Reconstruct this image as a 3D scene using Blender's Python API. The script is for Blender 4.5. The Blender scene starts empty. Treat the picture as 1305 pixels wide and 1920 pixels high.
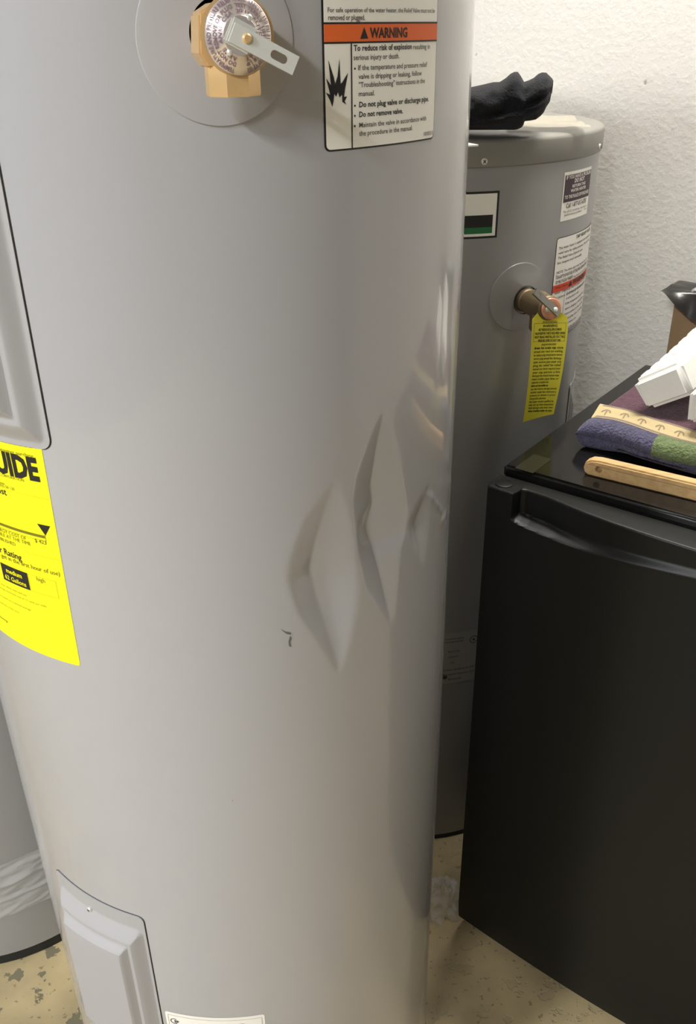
import bpy, bmesh, math, random
from math import sin, cos, radians as RAD, pi, sqrt, atan2, hypot
from mathutils import Vector, Matrix, noise

S = bpy.context.scene
COL = S.collection

# ------------------------------------------------------------------ camera, world, light, exposure
W_PX, H_PX, FPX = 1305.0, 1920.0, 1665.0
CX, CY, EYE = 652.5, 960.0, 1.36
_d = Vector((695 - CX, 4040 - CY, FPX)).normalized()          # nadir of the photograph, in lens axes
_f = (Vector((0, 0, 1)) - _d * _d.z).normalized()
_r = _d.cross(_f)
ROT = Matrix((_r, _f, -_d))                                    # lens axes -> world axes
cam_d = bpy.data.cameras.new('camera')
cam = bpy.data.objects.new('camera', cam_d); COL.objects.link(cam)
cam_d.sensor_fit = 'HORIZONTAL'; cam_d.sensor_width = 36.0
cam_d.lens = 36.0 * FPX / W_PX; cam_d.clip_start = 0.02
cx_, cy_, cz_ = ROT.col[0], -ROT.col[1], -ROT.col[2]
cam.matrix_world = Matrix(((cx_[0], cy_[0], cz_[0], 0), (cx_[1], cy_[1], cz_[1], 0), (cx_[2], cy_[2], cz_[2], EYE), (0, 0, 0, 1)))
S.camera = cam

world = bpy.data.worlds.new('world'); S.world = world; world.use_nodes = True
world.node_tree.nodes['Background'].inputs[0].default_value = (1.0, 0.95, 0.88, 1)
world.node_tree.nodes['Background'].inputs[1].default_value = 0.0
S.view_settings.view_transform = 'Standard'; S.view_settings.look = 'None'
S.view_settings.gamma = 1; S.view_settings.use_curve_mapping = False
S.view_settings.exposure = 0.0

LAMPS = [  # location, size x, size y, power, colour, z-rotation
    ((-2.20, -1.00, 2.56), 0.30, 1.20, 146, (0.95, 0.975, 1.0), RAD(-38)),
    ((-1.05, -1.80, 2.56), 0.14, 0.90, 72, (0.98, 0.98, 1.0), RAD(20)),
    ((0.42, 1.28, 2.56), 0.20, 0.60, 33, (1.0, 0.965, 0.90), RAD(52.2)),  # added lamp, an invented source near the back wall to brighten its upper part
]
for i, (loc, sx, sy, pw, colr, rz) in enumerate(LAMPS):
    ld = bpy.data.lights.new('ceiling_tube_light', 'AREA'); ld.shape = 'RECTANGLE'; ld.size = sx; ld.size_y = sy
    ld.energy = pw; ld.color = colr
    lo = bpy.data.objects.new('ceiling_tube_light', ld); COL.objects.link(lo)
    lo.location = (loc[0], loc[1], loc[2] - 0.02); lo.rotation_euler = (0, 0, rz)

# ------------------------------------------------------------------ frames of reference
UA = RAD(-37.8)
U = Vector((cos(UA), sin(UA), 0)); V = Vector((-sin(UA), cos(UA), 0)); Z = Vector((0, 0, 1))
def ray(x, y): return ROT @ Vector((x - CX, y - CY, FPX))
def on_z(x, y, z):
    r = ray(x, y); return r * ((z - EYE) / r.z) + Vector((0, 0, EYE))
class Cyl:
    def __init__(s, c, R): s.c = Vector((c[0], c[1], 0)); s.R = R
    def hit(s, x, y, off=0.0):
        "where the line of sight through a photo point meets the shell: (arc length, height)"
        r = ray(x, y); R = s.R + off
        a = r.x ** 2 + r.y ** 2; b = -2 * (r.x * s.c.x + r.y * s.c.y); c = s.c.x ** 2 + s.c.y ** 2 - R * R
        t = (-b - sqrt(max(b * b - 4 * a * c, 0))) / (2 * a); p = r * t
        return s.R * (atan2(p.y - s.c.y, p.x - s.c.x) + pi / 2), p.z + EYE
    def map(s, q, off=0.0):
        ph = q[0] / s.R; return Vector((s.c.x + (s.R + off) * sin(ph), s.c.y - (s.R + off) * cos(ph), q[1]))
T1 = Cyl((-0.1425, 0.8382), 0.25)
T2 = Cyl((0.1307, 1.4441), 0.25)
T3 = Cyl((-0.645, 1.190), 0.25)

# ------------------------------------------------------------------ materials
def lin(c): return tuple((x / 12.92 if x <= .04045 else ((x + .055) / 1.055) ** 2.4) for x in c)
def rgb(r, g, b): return lin((r / 255, g / 255, b / 255)) + (1,)
def mat(name, colr, rough=0.5, metal=0.0, coat=0.0, coat_r=0.05, spec=0.5, bump=None, vary=None, trans=0.0, alpha=1.0, sheen=0.0, stretch=None):
    m = bpy.data.materials.new(name); m.use_nodes = True
    nt = m.node_tree; b = nt.nodes['Principled BSDF']; I = b.inputs
    I['Base Color'].default_value = colr; I['Roughness'].default_value = rough; I['Metallic'].default_value = metal
    I['Coat Weight'].default_value = coat; I['Coat Roughness'].default_value = coat_r
    I['Specular IOR Level'].default_value = spec; I['Transmission Weight'].default_value = trans; I['Alpha'].default_value = alpha
    I['Sheen Weight'].default_value = sheen
    tc = None
    def coords():
        nonlocal tc
        if tc is None:
            tc = nt.nodes.new('ShaderNodeTexCoord')
            if stretch:
                mp = nt.nodes.new('ShaderNodeMapping'); mp.inputs['Scale'].default_value = stretch
                nt.links.new(tc.outputs['Object'], mp.inputs['Vector']); tc = mp
        return tc.outputs['Vector'] if stretch else tc.outputs['Object']
    if bump:      # (scale, strength, distance, detail)
        n = nt.nodes.new('ShaderNodeTexNoise'); n.inputs['Scale'].default_value = bump[0]; n.inputs['Detail'].default_value = bump[3] if len(bump) > 3 else 3
        nt.links.new(coords(), n.inputs['Vector'])
        bp = nt.nodes.new('ShaderNodeBump'); bp.inputs['Strength'].default_value = bump[1]; bp.inputs['Distance'].default_value = bump[2]
        nt.links.new(n.outputs['Fac'], bp.inputs['Height']); nt.links.new(bp.outputs['Normal'], I['Normal'])
        if coat: nt.links.new(bp.outputs['Normal'], I['Coat Normal'])
    if vary:      # (scale, other colour, low, high)
        n = nt.nodes.new('ShaderNodeTexNoise'); n.inputs['Scale'].default_value = vary[0]; n.inputs['Detail'].default_value = 5
        nt.links.new(coords(), n.inputs['Vector'])
        cr = nt.nodes.new('ShaderNodeValToRGB'); cr.color_ramp.elements[0].position = vary[2]; cr.color_ramp.elements[1].position = vary[3]
        cr.color_ramp.elements[0].color = colr; cr.color_ramp.elements[1].color = vary[1]
        nt.links.new(n.outputs['Fac'], cr.inputs['Fac']); nt.links.new(cr.outputs['Color'], I['Base Color'])
    return m
M = {}
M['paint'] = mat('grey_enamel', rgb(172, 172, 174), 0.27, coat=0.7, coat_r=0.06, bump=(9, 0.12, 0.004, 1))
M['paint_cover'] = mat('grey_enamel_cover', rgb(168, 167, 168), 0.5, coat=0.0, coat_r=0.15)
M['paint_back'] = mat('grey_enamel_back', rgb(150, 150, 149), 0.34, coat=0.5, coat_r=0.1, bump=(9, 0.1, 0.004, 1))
M['dark_gap'] = mat('dark_gap', rgb(40, 38, 36), 0.8)
M['scuff'] = mat('scuff', rgb(105, 103, 98), 0.7)
M['white_paper'] = mat('white_label_paper', rgb(246, 244, 236), 0.45)
M['grey_paper'] = mat('silver_label_film', rgb(160, 160, 155), 0.45)
M['black_ink'] = mat('black_ink', rgb(28, 27, 27), 0.5)
M['grey_ink'] = mat('grey_ink', rgb(95, 92, 88), 0.5)
M['soft_ink'] = mat('soft_ink', rgb(66, 64, 60), 0.5)
M['white_ink'] = mat('white_ink', rgb(225, 222, 215), 0.5)
M['purple_ink'] = mat('purple_ink', rgb(122, 94, 112), 0.5)
M['plum_ink'] = mat('plum_ink', rgb(62, 48, 56), 0.5)
M['orange_ink'] = mat('orange_ink', rgb(232, 106, 42), 0.5)
M['red_ink'] = mat('red_orange_ink', rgb(222, 78, 44), 0.5)
M['green_ink'] = mat('green_ink', rgb(30, 110, 66), 0.5)
M['yellow_paper'] = mat('yellow_guide_paper', rgb(250, 243, 20), 0.5)
M['yellow_ink'] = mat('olive_ink', rgb(122, 114, 18), 0.5)
M['yellow_light_ink'] = mat('light_olive_ink', rgb(176, 168, 26), 0.5)
M['yellow_tag'] = mat('yellow_tag_card', rgb(226, 216, 62), 0.5)
M['brass'] = mat('brass', rgb(226, 190, 136), 0.36, metal=0.45, bump=(260, 0.25, 0.0006))
M['old_brass'] = mat('tarnished_brass', rgb(124, 108, 82), 0.5, metal=0.5, bump=(160, 0.3, 0.0008))
M['disc'] = mat('aluminium_disc', rgb(222, 212, 206), 0.26, metal=0.7)
M['copper_disc'] = mat('copper_disc', rgb(216, 150, 118), 0.35, metal=0.5)
M['chrome'] = mat('chrome', rgb(226, 226, 218), 0.33, metal=0.45)
M['steel'] = mat('dull_steel', rgb(150, 150, 145), 0.35, metal=0.9)
M['rubber'] = mat('black_rubber', rgb(30, 30, 29), 0.7)
M['fridge'] = mat('black_plastic_door', rgb(20, 21, 19), 0.40, spec=0.22, bump=(420, 0.12, 0.0006))
M['fridge_top'] = mat('black_gloss_top', rgb(22, 22, 21), 0.13, spec=0.40, bump=(6, 0.05, 0.002, 1))
M['wood'] = mat('pale_wood', rgb(208, 176, 124), 0.5, vary=(14, rgb(186, 148, 96), 0.35, 0.75), stretch=(1, 14, 14))
M['foam'] = mat('white_foam', rgb(230, 229, 224), 0.8, bump=(220, 0.25, 0.001))
M['card'] = mat('brown_cardboard', rgb(178, 150, 114), 0.85, vary=(20, rgb(166, 138, 102), 0.3, 0.8))
M['film'] = mat('black_film', rgb(30, 28, 27), 0.3, bump=(50, 0.3, 0.003))
M['clear'] = mat('clear_film', (0.92, 0.92, 0.90, 1), 0.07, alpha=0.22, spec=1.0)
M['navy'] = mat('navy_fabric', rgb(11, 12, 18), 0.95, sheen=0.03, bump=(350, 0.6, 0.002), vary=(9, rgb(20, 22, 29), 0.4, 0.7))
M['terry'] = mat('violet_terry', rgb(92, 89, 118), 0.95, sheen=0.2, bump=(330, 1.0, 0.006), vary=(160, rgb(70, 68, 96), .35, .7))
M['terry_purple'] = mat('plum_terry', rgb(98, 60, 74), 0.95, sheen=0.2, bump=(330, 1.0, 0.005), vary=(120, rgb(80, 46, 60), .35, .7))
M['terry_green'] = mat('green_terry', rgb(122, 140, 92), 0.95, sheen=0.2, bump=(330, 1.0, 0.006), vary=(160, rgb(98, 116, 70), .35, .7))
M['cream'] = mat('cream_border', rgb(196, 177, 134), 0.9, bump=(400, 0.5, 0.001))
M['motif'] = mat('brown_motif', rgb(146, 130, 102), 0.9)
M['stitch'] = mat('violet_stitch', rgb(110, 98, 112), 0.9)
M['plastic_white'] = mat('white_enamel', rgb(225, 222, 215), 0.5)
lm = bpy.data.materials.new('lamp_diffuser'); lm.use_nodes = True
b_ = lm.node_tree.nodes['Principled BSDF']; b_.inputs['Emission Color'].default_value = (1, .95, .87, 1); b_.inputs['Emission Strength'].default_value = 6
M['lamp'] = lm

def wall_material():
    m = mat('textured_wall_paint', rgb(236, 233, 226), 0.62)
    nt = m.node_tree; b = nt.nodes['Principled BSDF']
    tc = nt.nodes.new('ShaderNodeTexCoord')
    n1 = nt.nodes.new('ShaderNodeTexNoise'); n1.inputs['Scale'].default_value = 120; n1.inputs['Detail'].default_value = 2; n1.inputs['Roughness'].default_value = .5
    n2 = nt.nodes.new('ShaderNodeTexNoise'); n2.inputs['Scale'].default_value = 48; n2.inputs['Detail'].default_value = 2
    for n in (n1, n2): nt.links.new(tc.outputs['Object'], n.inputs['Vector'])
    r = nt.nodes.new('ShaderNodeValToRGB'); r.color_ramp.elements[0].position = .42; r.color_ramp.elements[1].position = .66
    nt.links.new(n1.outputs['Fac'], r.inputs['Fac'])
    ad = nt.nodes.new('ShaderNodeMath'); ad.operation = 'MULTIPLY_ADD'; ad.inputs[1].default_value = .8
    nt.links.new(n2.outputs['Fac'], ad.inputs[0]); nt.links.new(r.outputs['Color'], ad.inputs[2])
    bp = nt.nodes.new('ShaderNodeBump'); bp.inputs['Strength'].default_value = .22; bp.inputs['Distance'].default_value = .0008
    nt.links.new(ad.outputs[0], bp.inputs['Height']); nt.links.new(bp.outputs['Normal'], b.inputs['Normal'])
    # little grey nicks
    n3 = nt.nodes.new('ShaderNodeTexNoise'); n3.inputs['Scale'].default_value = 26; n3.inputs['Detail'].default_value = 6
    nt.links.new(tc.outputs['Object'], n3.inputs['Vector'])
    r3 = nt.nodes.new('ShaderNodeValToRGB'); r3.color_ramp.elements[0].position = .24; r3.color_ramp.elements[1].position = .29
    r3.color_ramp.elements[0].color = rgb(150, 146, 136); r3.color_ramp.elements[1].color = rgb(236, 233, 226)
    nt.links.new(n3.outputs['Fac'], r3.inputs['Fac']); nt.links.new(r3.outputs['Color'], b.inputs['Base Color'])
    return m
def floor_material():
    m = mat('worn_painted_concrete', rgb(176, 158, 116), 0.55)
    nt = m.node_tree; b = nt.nodes['Principled BSDF']
    tc = nt.nodes.new('ShaderNodeTexCoord')
    def nz(s, d, ro=.5):
        n = nt.nodes.new('ShaderNodeTexNoise'); n.inputs['Scale'].default_value = s; n.inputs['Detail'].default_value = d; n.inputs['Roughness'].default_value = ro
        nt.links.new(tc.outputs['Object'], n.inputs['Vector']); return n
    base = nt.nodes.new('ShaderNodeValToRGB'); base.color_ramp.elements[0].position = .3; base.color_ramp.elements[1].position = .7
    base.color_ramp.elements[0].color = rgb(152, 138, 104); base.color_ramp.elements[1].color = rgb(184, 165, 124)
    nt.links.new(nz(9, 4).outputs['Fac'], base.inputs['Fac'])
    chip = nt.nodes.new('ShaderNodeValToRGB'); chip.color_ramp.interpolation = 'LINEAR'
    chip.color_ramp.elements[0].position = .585; chip.color_ramp.elements[1].position = .600
    chip.color_ramp.elements[0].color = (0, 0, 0, 1); chip.color_ramp.elements[1].color = (1, 1, 1, 1)
    nt.links.new(nz(24, 4, .55).outputs['Fac'], chip.inputs['Fac'])
    sx = nt.nodes.new('ShaderNodeSeparateXYZ'); nt.links.new(tc.outputs['Object'], sx.inputs[0])
    mr = nt.nodes.new('ShaderNodeMapRange'); mr.inputs['From Min'].default_value = -.35; mr.inputs['From Max'].default_value = .0
    mr.inputs['To Min'].default_value = 1.0; mr.inputs['To Max'].default_value = .12; nt.links.new(sx.outputs['X'], mr.inputs['Value'])
    ml = nt.nodes.new('ShaderNodeMath'); ml.operation = 'MULTIPLY'; nt.links.new(chip.outputs['Color'], ml.inputs[0]); nt.links.new(mr.outputs[0], ml.inputs[1])
    mx = nt.nodes.new('ShaderNodeMix'); mx.data_type = 'RGBA'
    nt.links.new(ml.outputs[0], mx.inputs['Factor']); nt.links.new(base.outputs['Color'], mx.inputs['A']); mx.inputs['B'].default_value = rgb(112, 106, 84)
    sp = nt.nodes.new('ShaderNodeValToRGB'); sp.color_ramp.elements[0].position = .64; sp.color_ramp.elements[1].position = .67
    sp.color_ramp.elements[0].color = (0, 0, 0, 1); sp.color_ramp.elements[1].color = (.8, .8, .8, 1)
    nt.links.new(nz(95, 3, .5).outputs['Fac'], sp.inputs['Fac'])
    m2 = nt.nodes.new('ShaderNodeMix'); m2.data_type = 'RGBA'
    nt.links.new(sp.outputs['Color'], m2.inputs['Factor']); nt.links.new(mx.outputs['Result'], m2.inputs['A']); m2.inputs['B'].default_value = rgb(120, 106, 74)
    nt.links.new(m2.outputs['Result'], b.inputs['Base Color'])
    bp = nt.nodes.new('ShaderNodeBump'); bp.inputs['Strength'].default_value = .4; bp.inputs['Distance'].default_value = .002; bp.invert = True
    nt.links.new(chip.outputs['Color'], bp.inputs['Height']); nt.links.new(bp.outputs['Normal'], b.inputs['Normal'])
    return m
M['wall'] = wall_material(); M['floor'] = floor_material()
M['ceiling'] = mat('ceiling_paint', rgb(180, 179, 177), 0.8)
M['wall_dull'] = mat('garage_wall_paint', rgb(112, 112, 112), 0.8)

# ------------------------------------------------------------------ object helpers
def tag(o, label=None, cat=None, group=None, kind=None):
    if label: o['label'] = label
    if cat: o['category'] = cat
    if group: o['group'] = group
    if kind: o['kind'] = kind
    return o
def thing(name, label, cat, loc, group=None):
    o = bpy.data.objects.new(name, None); COL.objects.link(o); o.location = loc; o.empty_display_size = .05
    bpy.context.view_layer.update()
    return tag(o, label, cat, group)
def link(name, me, m, parent=None, smooth=False):
    "mesh given in world coordinates; the object's origin sits at its parent's"
    o = bpy.data.objects.new(name, me); COL.objects.link(o)
    if m is not None: me.materials.append(m)
    if smooth:
        me.shade_smooth()
        if smooth is not True: me.set_sharp_from_angle(angle=smooth)
    if parent is not None:
        o.parent = parent
        base = parent
        off = Vector(parent.location)
        while base.parent is not None: base = base.parent; off = off + Vector(base.location)
        me.transform(Matrix.Translation(-off))
    return o
def pydata(name, vs, fs, m, parent=None, smooth=False):
    me = bpy.data.meshes.new(name); me.from_pydata([tuple(v) for v in vs], [], fs); me.update()
    return link(name, me, m, parent, smooth)
def from_bm(name, bm, m, parent=None, smooth=False, recalc=True):
    if recalc: bmesh.ops.recalc_face_normals(bm, faces=bm.faces)
    me = bpy.data.meshes.new(name); bm.to_mesh(me); bm.free()
    return link(name, me, m, parent, smooth)
def grid(fn, nu, nv, closed_u=False):
    "fn(i/nu, j/nv) -> point"
    vs = []; fs = []
    cols = nu if closed_u else nu + 1
    for j in range(nv + 1):
        for i in range(cols): vs.append(fn(i / nu, j / nv))
    for j in range(nv):
        for i in range(nu):
            a = j * cols + i; b = j * cols + (i + 1) % cols
            fs.append((a, b, b + cols, a + cols))
    return vs, fs
def frame_matrix(origin, x, y, z):
    return Matrix(((x[0], y[0], z[0], origin[0]), (x[1], y[1], z[1], origin[1]), (x[2], y[2], z[2], origin[2]), (0, 0, 0, 1)))
def box_bm(x0, x1, y0, y1, z0, z1, mtx=None, bevel=0.0, seg=2):
    bm = bmesh.new()
    r = bmesh.ops.create_cube(bm, size=1)
    bmesh.ops.scale(bm, vec=(x1 - x0, y1 - y0, z1 - z0), verts=bm.verts)
    bmesh.ops.translate(bm, vec=((x0 + x1) / 2, (y0 + y1) / 2, (z0 + z1) / 2), verts=bm.verts)
    if bevel: bmesh.ops.bevel(bm, geom=bm.edges[:], offset=bevel, segments=seg, affect='EDGES')
    if mtx is not None: bmesh.ops.transform(bm, matrix=mtx, verts=bm.verts)
    return bm
def lathe(profile, n, mtx, cap0=True, cap1=True):
    "profile: (radius, height) list"
    vs = []; fs = []
    for r, h in profile:
        for i in range(n):
            a = 2 * pi * i / n; vs.append(mtx @ Vector((r * cos(a), r * sin(a), h)))
    for j in range(len(profile) - 1):
        for i in range(n):
            a = j * n + i; b = j * n + (i + 1) % n
            fs.append((a, b, b + n, a + n))
    if cap0: fs.append(tuple(reversed(range(n))))
    if cap1: fs.append(tuple(range((len(profile) - 1) * n, len(profile) * n)))
    return vs, fs
def prism_bm(poly, h0, h1, mtx, bevel=0.0):
    bm = bmesh.new()
    lo = [bm.verts.new((p[0], p[1], h0)) for p in poly]; hi = [bm.verts.new((p[0], p[1], h1)) for p in poly]
    n = len(poly)
    bm.faces.new(lo[::-1]); bm.faces.new(hi)
    for i in range(n): bm.faces.new((lo[i], lo[(i + 1) % n], hi[(i + 1) % n], hi[i]))
    bmesh.ops.recalc_face_normals(bm, faces=bm.faces)
    if bevel: bmesh.ops.bevel(bm, geom=[e for e in bm.edges if len(e.link_faces) == 2 and e.calc_face_angle() > .6], offset=bevel, segments=2, affect='EDGES')
    bmesh.ops.transform(bm, matrix=mtx, verts=bm.verts)
    return bm
def smoothstep(a, b, x):
    t = min(1, max(0, (x - a) / (b - a))) if b != a else float(x > a); return t * t * (3 - 2 * t)
def interp(tab, x):
    if x <= tab[0][0]: return tab[0][1]
    for (a, p), (b, q) in zip(tab, tab[1:]):
        if x <= b: return p + (q - p) * (x - a) / (b - a)
    return tab[-1][1]

# ---- flat print laid on a surface
_txt = {}
def text_tris(s, bold=0.0, shear=0.0):
    "triangles of a line of text, unit size, left aligned, and its width"
    k = (s, bold, shear)
    if k not in _txt:
        c = bpy.data.curves.new('t', 'FONT'); c.body = s; c.size = 1.0; c.resolution_u = 2; c.offset = bold; c.shear = shear
        o = bpy.data.objects.new('t', c)
        me = bpy.data.meshes.new_from_object(o)
        vs = [(v.co.x, v.co.y) for v in me.vertices]; fs = [tuple(p.vertices) for p in me.polygons]
        w0 = min([v[0] for v in vs] or [0]); w = max([v[0] for v in vs] or [0]) - w0
        vs = [(x - w0, y) for x, y in vs]
        bpy.data.objects.remove(o); bpy.data.curves.remove(c); bpy.data.meshes.remove(me)
        _txt[k] = (vs, fs, w)
    return _txt[k]
class Print:
    "collects flat shapes in surface coordinates, then lays them on a surface as one mesh"
    def __init__(s): s.v = []; s.f = []
    def poly(s, pts): b = len(s.v); s.v += [tuple(p) for p in pts]; s.f.append(tuple(range(b, b + len(pts)))); return s
    def rect(s, x0, y0, x1, y1): return s.poly([(x0, y0), (x1, y0), (x1, y1), (x0, y1)])
    def bar(s, a, b, w):
        dx, dy = b[0] - a[0], b[1] - a[1]; L = hypot(dx, dy) or 1; nx, ny = -dy / L * w / 2, dx / L * w / 2
        return s.poly([(a[0] - nx, a[1] - ny), (b[0] - nx, b[1] - ny), (b[0] + nx, b[1] + ny), (a[0] + nx, a[1] + ny)])
    def frame(s, x0, y0, x1, y1, w):
        for r in ((x0, y0, x1, y0 + w), (x0, y1 - w, x1, y1), (x0, y0, x0 + w, y1), (x1 - w, y0, x1, y1)): s.rect(*r)
        return s
    def ring(s, cx, cy, r0, r1, n=40, a0=0, a1=2 * pi, ry=1.0):
        for i in range(n):
            a, b = a0 + (a1 - a0) * i / n, a0 + (a1 - a0) * (i + 1) / n
            s.poly([(cx + r * cos(t), cy + ry * r * sin(t)) for r, t in ((r0, a), (r1, a), (r1, b), (r0, b))])
        return s
    def rrect(s, x0, y0, x1, y1, r, corners=(1, 1, 1, 1)):
        pts = []
        for k, (cx, cy, a) in enumerate(((x1 - r, y1 - r, 0), (x0 + r, y1 - r, 90), (x0 + r, y0 + r, 180), (x1 - r, y0 + r, 270))):
            if corners[k]: pts += [(cx + r * cos(RAD(a + t)), cy + r * sin(RAD(a + t))) for t in range(0, 91, 15)]
            else: pts.append((cx + r * (1 if a in (0, 270) else -1), cy + r * (1 if a in (0, 90) else -1)))
        return s.poly(pts)
    def text(s, t, x, y, size, width=None, bold=0.0, align='l', shear=0.0):
        vs, fs, w = text_tris(t, bold, shear)
        kx = (width / w) if (width and w) else size
        ww = w * kx; x0 = x - (ww if align == 'r' else ww / 2 if align == 'c' else 0)
        b = len(s.v); s.v += [(x0 + a * kx, y + c * size) for a, c in vs]; s.f += [tuple(b + i for i in f) for f in fs]
        return s
    def curve_text(s, t, cx, cy, r, a_mid, size, squeeze=1.0, outward=True):
        vs, fs, w = text_tris(t, .012)
        b = len(s.v); w *= size * squeeze
        for a, c in vs:
            th = a_mid - (a * size * squeeze - w / 2) / r if outward else a_mid + (a * size * squeeze - w / 2) / r
            rr = r + c * size if outward else r - c * size
            s.v.append((cx + rr * cos(th), cy + rr * sin(th)))
        s.f += [tuple(b + i for i in f) for f in fs]
        return s
    def lay(s, name, m, parent, surf, off, step=None):
        bm = bmesh.new()
        bv = [bm.verts.new((x, y, 0)) for x, y in s.v]
        for f in s.f:
            try: bm.faces.new([bv[i] for i in f])
            except ValueError: pass
        if step:
            xs = [v[0] for v in s.v]; x = math.floor(min(xs) / step) * step + step
            while x < max(xs):
                bmesh.ops.bisect_plane(bm, geom=bm.verts[:] + bm.edges[:] + bm.faces[:], plane_co=(x, 0, 0), plane_no=(1, 0, 0), dist=1e-7); x += step
            ys = [v[1] for v in s.v]; y = min(ys) + .015
            while y < max(ys):
                bmesh.ops.bisect_plane(bm, geom=bm.verts[:] + bm.edges[:] + bm.faces[:], plane_co=(0, y, 0), plane_no=(0, 1, 0), dist=1e-7); y += .015
        for v in bm.verts: v.co = surf((v.co.x, v.co.y), off)
        me = bpy.data.meshes.new(name); bm.to_mesh(me); bm.free()
        o = link(name, me, m, parent)
        if name == 'lettering' or name == 'motif': o['kind'] = 'stuff'
        return o

# ------------------------------------------------------------------ the room
def room():
    w0, w1, v0, v1, zt = -2.6, 2.3, -2.4, 1.50, 2.62
    def P(w, v, z): return U * w + V * v + Z * z
    def slab(name, a, b, z0, z1, m):
        bm = box_bm(a[0], b[0], a[1], b[1], z0, z1, frame_matrix((0, 0, 0), U, V, Z))
        o = from_bm(name, bm, m); o['kind'] = 'structure'; return o
    slab('floor', (w0 - .1, v0 - .1), (w1 + .1, v1 + .1), -0.1, 0, M['floor'])
    slab('ceiling', (w0 - .1, v0 - .1), (w1 + .1, v1 + .1), zt, zt + .1, M['ceiling'])
    slab('wall_back', (w0 - .1, v1), (w1 + .1, v1 + .1), 0, zt, M['wall'])
    slab('wall_front', (w0 - .1, v0 - .1), (w1 + .1, v0), 0, zt, M['wall_dull'])
    slab('wall_left', (w0 - .1, v0), (w0, v1), 0, zt, M['wall_dull'])
    slab('wall_right', (w1, v0), (w1 + .1, v1), 0, zt, M['wall_dull'])
room()
for i, (loc, sx, sy, pw, colr, rz) in enumerate(LAMPS):
    mt = Matrix.Translation(loc) @ Matrix.Rotation(rz, 4, 'Z')
    t = thing('ceiling_light', ['white fluorescent ceiling fixture far to the left of the tall water heater', 'white fluorescent ceiling fixture behind the camera', 'added unseen ceiling fixture above the black refrigerator to brighten the wall'][i], 'ceiling light', loc)
    from_bm('housing', box_bm(-sx / 2 - .02, sx / 2 + .02, -sy / 2 - .02, sy / 2 + .02, 0, .06, mt, .006), M['plastic_white'], t)
    from_bm('diffuser', box_bm(-sx / 2, sx / 2, -sy / 2, sy / 2, -.012, 0.0, mt, .004), M['lamp'], t)

# ------------------------------------------------------------------ dents of the near heater
def polyline_at(pts, z):        # pts (s, z) sorted by falling z
    if z >= pts[0][1]: return pts[0][0]
    for a, b in zip(pts, pts[1:]):
        if z >= b[1]:
            t = (a[1] - z) / (a[1] - b[1]); return a[0] + (b[0] - a[0]) * t
    return pts[-1][0]
def P1(l): return [T1.hit(*p) for p in l]
DENTS = [   # valley line, left foot line, right foot line (photo points on the shell), depth by share of height
    dict(v=P1([(628, 905), (612, 960), (597, 1030), (590, 1078), (606, 1140), (622, 1195), (637, 1262)]),
         l=P1([(624, 905), (572, 975), (545, 1050), (541, 1090), (562, 1150), (600, 1205), (634, 1262)]),
         r=P1([(634, 905), (658, 960), (674, 1010), (678, 1070), (672, 1140), (660, 1200), (640, 1262)]),
         d=[(0, 0), (.2, .0045), (.45, .0098), (.62, .0088), (.85, .0035), (1, 0)]),
    dict(v=P1([(722, 770), (712, 850), (708, 915), (716, 950), (702, 997), (716, 1030), (726, 1090), (736, 1165)]),
         l=P1([(716, 770), (688, 840), (668, 900), (662, 950), (672, 1010), (676, 1060), (690, 1110), (730, 1165)]),
         r=P1([(728, 770), (752, 850), (762, 915), (770, 950), (762, 997), (752, 1030), (748, 1090), (742, 1165)]),
         d=[(0, 0), (.2, .004), (.45, .0108), (.58, .0112), (.7, .007), (.9, .003), (1, 0)]),
    dict(v=P1([(808, 905), (797, 945), (785, 985), (789, 1015), (795, 1060)]),
         l=P1([(804, 905), (783, 945), (766, 985), (776, 1020), (792, 1060)]),
         r=P1([(812, 905), (810, 945), (806, 985), (804, 1020), (798, 1060)]),
         d=[(0, 0), (.3, .003), (.5, .0048), (.7, .0025), (1, 0)]),
]
def dent(s_, z):
    tot = 0.0
    for D in DENTS:
        z1, z0 = D['v'][0][1], D['v'][-1][1]
        if not (z0 < z < z1): continue
        c = polyline_at(D['v'], z); l = polyline_at(D['l'], z); r = polyline_at(D['r'], z)
        dd = interp(D['d'], (z1 - z) / (z1 - z0))
        if s_ <= c: t = (s_ - l) / max(c - l, 1e-5)
        else: t = (r - s_) / max(r - c, 1e-5)
        k_ = .15                                   # planar flank, softened only at its foot
        f_ = 0.0 if t <= -k_ else ((t + k_) ** 2 / (4 * k_) if t < k_ else t)
        tot += dd * f_
    # broad hollow around the creases
    cs, cz = HC
    q = ((s_ - cs) / .085) ** 2 + ((z - cz) / .17) ** 2
    tot += 0.0020 * math.exp(-q * 1.2)
    for (a_, b_) in zip(WR, WR[1:]):
        dx, dz = b_[0] - a_[0], b_[1] - a_[1]; L2 = dx * dx + dz * dz
        t = min(1, max(0, ((s_ - a_[0]) * dx + (z - a_[1]) * dz) / L2))
        q = hypot(s_ - a_[0] - t * dx, z - a_[1] - t * dz)
        if q < .006: tot -= .0011 * math.exp(-(q / .0022) ** 2) / 1.3
    return -tot
HC = T1.hit(690, 1030); WR = P1([(800, 928), (812, 933), (822, 948), (832, 960), (837, 985)])
def uneven(s_, z):
    return 0.0006 * sin(z * 9 + s_ * 7) * smoothstep(.10, .25, s_) + 0.0007 * noise.noise(Vector((s_ * 6, z * 2.2, 3.1)))

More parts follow.
